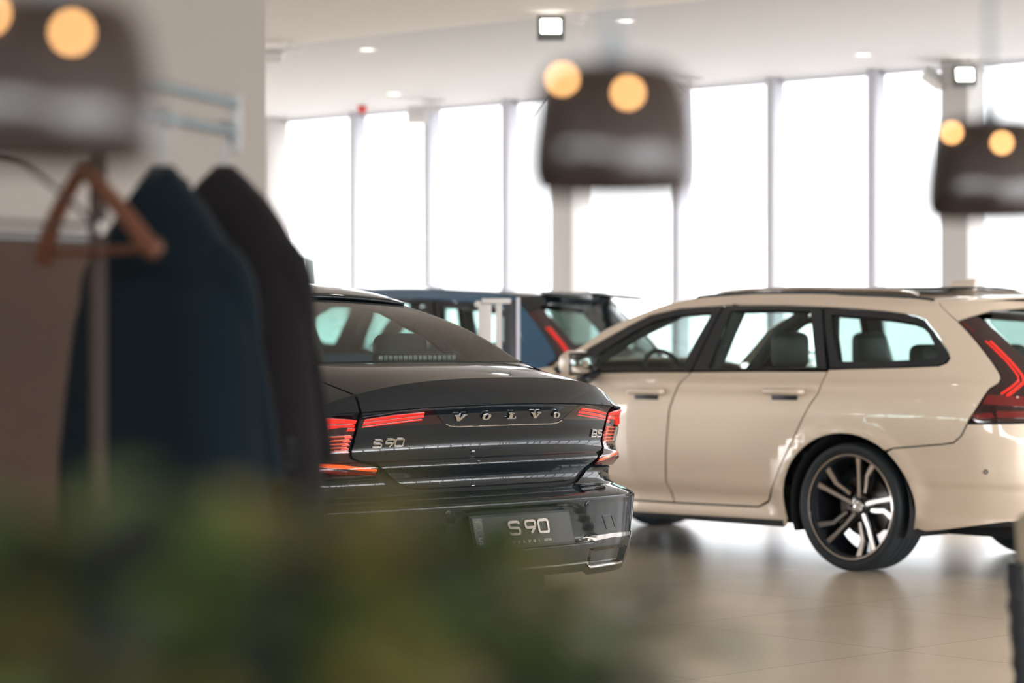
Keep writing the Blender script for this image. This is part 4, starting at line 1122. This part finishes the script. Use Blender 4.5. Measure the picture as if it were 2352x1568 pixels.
# ------------------------------------------------------------------ pendant lamps
SH = mat('smoked_bronze_shade', (.022, .015, .013), .45, .1, spec=.15, coat=.6, coat_rough=.06)
SHI = mat('shade_inside_brown', (.10, .075, .06), .6)
GLINT = mat('warm_painted_glint', (1, .6, .25), .4, emis=(1, .50, .18), estr=12.5)  # emissive colour imitating warm lights mirrored in the shades
BULB = mat('warm_bulb', (1, .8, .5), .4, emis=(1, .62, .28), estr=1.2)
CORD = mat('grey_lamp_cord', (.20, .24, .27), .6)
def pendant(px, py, d, label):
    c = at(px, py, d)
    t = thing('pendant_lamp', label, 'lamp', c, 0, 'bronze pendant lamps')
    pr = [(.012, .066), (.046, .0645), (.060, .060), (.070, .047), (.0775, .020), (.0825, -.012), (.0838, -.035), (.082, -.050), (.076, -.060)]
    sh = lathe('lamp_shade', pr, SH, t, 64)
    lathe('shade_lining', [(.074, -.0605), (.079, -.05), (.080, -.035), (.074, .020), (.066, .045), (.05, .058), (.012, .060)], SHI, t, 48)
    lathe('rim', [(.076, -.060), (.077, -.0625), (.074, -.0625), (.074, -.060)], SH, t, 64, 'Z', True)
    tube('cord', [(0, 0, .066), (0, 0, 3.655 - c.z)], .0045, CORD, t, 8)
    lathe('cord_grip', [(.0, .095), (.008, .095), (.012, .07), (.014, .062), (0, .062)], CORD, t, 20)
    lathe('ceiling_rose', [(0, 3.659 - c.z), (.05, 3.659 - c.z), (.05, 3.645 - c.z), (.01, 3.63 - c.z), (0, 3.63 - c.z)], CORD, t, 24)
    bm = bmesh.new(); bmesh.ops.create_uvsphere(bm, u_segments=20, v_segments=12, radius=.026); bmesh.ops.translate(bm, vec=(0, 0, .0), verts=bm.verts)
    mesh_obj('bulb', bm, BULB, t)
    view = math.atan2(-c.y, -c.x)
    for da, zz, rr in ((R(-41), .0445, .0735), (R(11), .029, .0775)):  # glowing beads added in place of two reflections on the shade
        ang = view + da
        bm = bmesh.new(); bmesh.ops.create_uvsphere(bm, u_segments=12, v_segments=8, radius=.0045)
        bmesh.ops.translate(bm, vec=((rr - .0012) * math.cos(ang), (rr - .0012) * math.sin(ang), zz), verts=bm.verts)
        mesh_obj('painted_glint', bm, GLINT, t)
pendant(120, 187, 1.88, 'dark bronze pendant lamp over the coats, largest of the three')
pendant(1407, 300, 2.35, 'dark bronze pendant lamp above the black saloon, middle of the three')
pendant(2274, 391, 3.10, 'dark bronze pendant lamp above the beige car tail, smallest of the three')

# ------------------------------------------------------------------ potted plants on the counter in front
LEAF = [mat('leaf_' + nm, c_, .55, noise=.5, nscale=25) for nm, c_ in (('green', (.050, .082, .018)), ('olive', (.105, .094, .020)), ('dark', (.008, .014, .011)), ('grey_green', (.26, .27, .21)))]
POT = mat('dark_plant_pot', (.05, .05, .05), .6); SOIL = mat('potting_soil', (.03, .022, .016), .95, noise=.5, nscale=90)
rng = random.Random(11)
cc = at(700, 784, 1.45)
ctr = box('counter', (cc.x, cc.y, .40), (1.9, .62, .80), mat('counter_oak', (.18, .12, .075), .5, noise=.4, nscale=12), None, Matrix.Rotation(HEAD - R(90), 3, 'Z'), bevel=.01)
tag(ctr, 'low oak counter under the potted plants', 'counter')
G_, O_, D_, Y_ = LEAF
def plant(px, d, topy, n, mats, label, spread, low=1.0, big=1.0):
    c = at(px, 784, d)
    t = thing('potted_plant', label, 'plant', (c.x, c.y, .80), 0, 'potted plants in front of the cars')
    lathe('pot', [(0, 0), (.055, 0), (.07, .11), (.075, .12), (.066, .12), (.06, .10), (0, .10)], POT, t, 28)
    lathe('soil', [(0, .105), (.061, .105)], SOIL, t, 20)
    top = EYE + (784 - topy) / 5553 * d - .80
    bms = {m.name: (bmesh.new(), m) for m in mats}; st = bmesh.new()
    for i in range(n):
        m = mats[rng.randrange(len(mats))]
        an = rng.uniform(0, 2 * math.pi); rr = spread * math.sqrt(rng.random()); hz = .19 + (top - .19) * (1 - .95 * (1 - rng.random() ** .9) - .15 * rr / spread)
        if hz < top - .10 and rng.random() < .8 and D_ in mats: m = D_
        bm = bms[m.name][0]
        p = Vector((rr * math.cos(an), rr * math.sin(an), hz))
        L = rng.uniform(.040, .065) * big; Wd = L * rng.uniform(.42, .6)
        yaw = an + rng.uniform(-1.2, 1.2); pit = rng.uniform(-.5, .9)
        M3 = Matrix.Rotation(yaw, 3, 'Z') @ Matrix.Rotation(-pit, 3, 'Y') @ Matrix.Rotation(rng.uniform(-1, 1), 3, 'X')
        spine = []; row = []
        for k in range(6):
            s = k / 5; w = Wd * math.sin(math.pi * (s ** .8)) * .5 + .0008; zc_ = -.25 * L * s * s
            row.append((bm.verts.new(p + M3 @ Vector((s * L, -w, zc_ + w * .25))), bm.verts.new(p + M3 @ Vector((s * L, 0, zc_))), bm.verts.new(p + M3 @ Vector((s * L, w, zc_ + w * .25)))))
        for r0, r1 in zip(row, row[1:]):
            bm.faces.new((r0[0], r1[0], r1[1], r0[1])); bm.faces.new((r0[1], r1[1], r1[2], r0[2]))
        if i % 3 == 0: add_tube(st, [Vector((rr * .15 * math.cos(an), rr * .15 * math.sin(an), .10)), p * .5 + Vector((0, 0, .06)), p], [.0025, .002, .0012], 6)
    for nm, (bm, m) in bms.items(): mesh_obj('foliage', bm, m, t, recalc=False)
    mesh_obj('stems', st, LEAF[0], t)
G_, O_, D_, Y_ = LEAF
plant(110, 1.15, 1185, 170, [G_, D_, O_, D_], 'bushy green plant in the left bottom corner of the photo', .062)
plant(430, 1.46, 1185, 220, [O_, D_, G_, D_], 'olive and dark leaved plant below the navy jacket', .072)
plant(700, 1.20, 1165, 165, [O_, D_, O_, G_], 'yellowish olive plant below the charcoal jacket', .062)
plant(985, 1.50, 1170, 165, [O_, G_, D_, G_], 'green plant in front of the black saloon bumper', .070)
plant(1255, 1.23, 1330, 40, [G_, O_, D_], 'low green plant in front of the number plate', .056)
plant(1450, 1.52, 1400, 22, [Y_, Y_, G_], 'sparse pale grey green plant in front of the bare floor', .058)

# ------------------------------------------------------------------ chair at the right edge
CF = mat('beige_chair_fabric', (.36, .315, .235), .85, noise=.15, nscale=200); CT = mat('dark_knit_throw', (.035, .04, .048), .95, bump=1, bscale=120, noise=.7, nscale=70)
c = at(2594, 784, 5.3)
ch = thing('tub_chair', 'beige upholstered chair cut by the right edge with a dark knitted throw', 'chair', (c.x, c.y, 0), HEAD - R(90))
def shell(s, v):
    a_ = R(200 + 140 * s + 0) ; ztop = .895 - .05 * abs(2 * s - 1) ** 3
    r = .262 + .035 * v
    return (r * math.cos(a_) * 1.0, r * math.sin(a_) * .9 - .0, .40 + (ztop - .40) * v)
o = grid_surf('backrest', shell, 30, 12, CF, ch, thick=0)
md = o.modifiers.new('thickness', 'SOLIDIFY'); md.thickness = .05; md.offset = -1
md = o.modifiers.new('soft', 'BEVEL'); md.width = .018; md.segments = 3; md.limit_method = 'ANGLE'
lathe('seat', [(0, .36), (.24, .36), (.265, .39), (.265, .43), (.24, .46), (0, .465)], CF, ch, 40)
for sx_ in (-1, 1):
    for sy_ in (-1, 1):
        tube('leg', [(sx_ * .17, sy_ * .17, .37), (sx_ * .23, sy_ * .23, 0)], [.016, .010], mat('dark_chair_leg', (.03, .025, .02), .5) if (sx_, sy_) == (-1, -1) else bpy.data.materials['dark_chair_leg'], ch, 12)
CTR = ch
bm = bmesh.new()
tw = []
for i, (s, dr) in enumerate(((.07, -.066), (.03, -.068), (-.012, -.062), (-.034, -.045), (-.038, -.022), (-.030, .004), (.005, .013), (.035, .013), (.065, .013))):
    rowv = []
    for j in range(24):
        v = j / 23
        a_ = R(200 + 140 * s); z_ = .44 + .31 * v - (.26 * (1 - v) if i > 4 else .10 * (1 - v))
        r = .262 + .035 * max(0, (z_ - .40) / .45) + dr + (.004 * math.sin(v * 60 + i * 1.7) if dr > 0 else 0)
        rowv.append(bm.verts.new((r * math.cos(a_), r * math.sin(a_) * .9, z_)))
    tw.append(rowv)
for r0, r1 in zip(tw, tw[1:]):
    for j in range(23): bm.faces.new((r0[j], r0[j + 1], r1[j + 1], r1[j]))
o = mesh_obj('knitted_throw', bm, CT, None, recalc=False)
o.location = (c.x, c.y, 0); o.rotation_euler = (0, 0, HEAD - R(90))
md = o.modifiers.new('thickness', 'SOLIDIFY'); md.thickness = .012; md.offset = 0
tag(o, 'dark knitted throw hanging down the side of the beige chair', 'throw')

# ------------------------------------------------------------------ stands between the cars
SW = mat('stand_pale_grey', (.62, .58, .55), .45); SDK = mat('stand_charcoal', (.03, .033, .04), .4); STL = mat('stand_pale_blue', (.55, .55, .62), .4)
c = at(1147, 784, 14.0); yaw = HEAD - R(90)
st = thing('display_stand', 'pale and charcoal display stand between the black saloon and the blue car', 'stand', (c.x, c.y, 0), yaw)
box('side_panel', (-.083, 0, .73), (.075, .05, 1.42), SW, st, bevel=.004)
box('top_bar', (-.018, 0, 1.458), (.17, .06, .032), SW, st, bevel=.006)
box('centre_post', (-.003, 0, .78), (.035, .03, 1.33), SW, st, bevel=.004)
box('black_panel', (.062, .01, .735), (.066, .04, 1.46), SDK, st, bevel=.003)
box('edge_strip', (.108, .0, .74), (.024, .05, 1.48), STL, st, bevel=.003)
box('foot_plate', (0, 0, .012), (.42, .36, .024), SDK, st, bevel=.004)
bm = bmesh.new(); bmesh.ops.create_uvsphere(bm, u_segments=16, v_segments=10, radius=.02); bmesh.ops.translate(bm, vec=(-.125, -.02, 1.44), verts=bm.verts)
mesh_obj('knob', bm, SW, st)
c = at(692, 784, 22.0)
tt = thing('info_totem', 'grey green totem by the far windows beside the brown jacket', 'stand', (c.x, c.y, 0), yaw)
box('totem_panel', (-.045, 0, 1.0), (.10, .12, 1.98), mat('totem_grey_green', (.11, .17, .17), .4), tt, bevel=.008)
box('totem_face', (.07, 0, 1.0), (.10, .11, 1.96), mat('totem_pale', (.42, .50, .49), .4), tt, bevel=.006)
box('foot_plate', (0, 0, .01), (.4, .3, .02), SDK, tt, bevel=.004)

# ------------------------------------------------------------------ ceiling fittings
FRM = mat('spot_housing', (.10, .11, .10), .4); WHF = mat('spot_arm_white', (.62, .60, .58), .4)
LED2 = mat('led_face_bright', (1, 1, .95), .3, emis=(1, .97, .90), estr=55)
LOFF = mat('led_face_unlit', (.55, .55, .53), .4)
LED = mat('led_face', (1, 1, .95), .3, emis=(1, .97, .88), estr=6)
def spot(px, py, d, label, aim=None, lit=True, zc=ZC):
    c = at(px, py, d)
    t = thing('track_spotlight', label, 'spotlight', (c.x, c.y, c.z), HEAD - R(90), 'track spotlights on the ceiling')
    rot = Matrix.Rotation(R(-18), 3, 'X') if aim is None else aim
    h = zc - c.z
    box('housing', (0, 0, 0), (.205, .07, .18), FRM if lit else WHF, t, rot, bevel=.008)
    o = box('led_panel', tuple(rot @ Vector((0, -.036, 0))), (.145, .008, .11), LED if lit else LOFF, t, rot, bevel=.004)
    box('arm', (.16, .02, .05), (.16, .03, .03), WHF, t, bevel=.004)
    box('track_adapter', (.16, .02, h / 2 + .03), (.03, .03, h - .06 if h > .1 else .05), WHF, t, bevel=.003)
    box('track', (.17, .02, h - .015), (.22, .035, .03), WHF, t)
tz = 2.325 * 5553
spot(1265, 65, 17.96, 'lit square spotlight at the top centre, largest and brightest of its kind', zc=3.66)
spot(2215, 175, tz / (784 - 175), 'lit square spotlight beside the pale column at the right')
spot(2143, 180, tz / (784 - 180), 'tilted white spotlight just left of the right column', Matrix.Rotation(R(35), 3, 'Y') @ Matrix.Rotation(R(-50), 3, 'X'), False)
spot(958, 264, tz / (784 - 264) - .1, 'spotlight washed out against the far windows at the left', Matrix.Rotation(R(-20), 3, 'X'), False)
spot(1545, 215, tz / (784 - 215), 'dark spotlight peeping out behind the middle pendant lamp', Matrix.Rotation(R(40), 3, 'Y') @ Matrix.Rotation(R(-60), 3, 'X'), False)
spot(622, 128, tz / (784 - 128), 'spotlight close beside the edge of the grey wall', Matrix.Rotation(R(-70), 3, 'X'), False)
for gx in (-15.5, -11.5, -7.5, -3.0, 2.5, 7.0):
    for gy in (9.5, 3.5, -2.5):
        if gx == -3.0 and gy == 3.5: continue
        v = Vector((gx, gy, 3.52)); q = v - Vector((0, 0, EYE)); dd = q.dot(FWD)
        t = thing('track_spotlight', 'square spotlight on the ceiling outside the photo', 'spotlight', v, 0, 'spotlights mirrored in the car paint')
        box('housing', (0, 0, 0), (.185, .15, .06), FRM, t, bevel=.008)
        box('led_panel', (0, 0, -.031), (.145, .11, .008), LED2, t, bevel=.004)
        box('arm', (0, 0, .075), (.03, .03, .10), WHF, t, bevel=.003)
        box('track', (0, 0, .127), (.4, .035, .028), WHF, t)
DLm = mat('downlight_face', (1, .95, .88), .4, emis=(1, .92, .84), estr=1.6)
for px, py, lab in ((843, 113, 'round recessed downlight left of the top spotlight, nearer of two'), (1435, 47, 'round recessed downlight right of the top spotlight'), (1983, 125, 'round recessed downlight near the right end of the windows'), (905, 215, 'small recessed downlight above the left windows, farther of two')):
    d = (ZC - EYE) * 5553 / (784 - py) if True else 0
    c = at(px, py, d)
    t = thing('downlight', lab, 'downlight', (c.x, c.y, (ZC if c.y > YB else 3.66)), 0, 'recessed downlights')
    lathe('trim_ring', [(.062, -.001), (.085, -.001), (.085, -.006), (.062, -.006)], WHF, t, 32, 'Z', True)
    lathe('lamp_face', [(0, -.003), (.063, -.003)], DLm, t, 32)
c = at(832, 250, 25.3)
t = thing('smoke_alarm', 'small red alarm at the head of the far windows', 'alarm', (c.x, c.y, ZC))
lathe('alarm_body', [(0, 0), (.045, 0), (.05, -.03), (.045, -.075), (.02, -.09), (0, -.09)], mat('alarm_red', (.55, .03, .02), .4), t, 24)
lathe('alarm_base', [(0, 0), (.06, 0), (.06, -.012), (0, -.012)], WHF, t, 24)
tube('hanging_wire', [at(1187, 325, 24.55), at(1236, 262, 24.0), at(1284, 201, 23.58)], .006, FRM, None, 6)
tag(bpy.data.objects['hanging_wire'], 'thin slanting wire against the windows left of the middle lamp', 'wire')
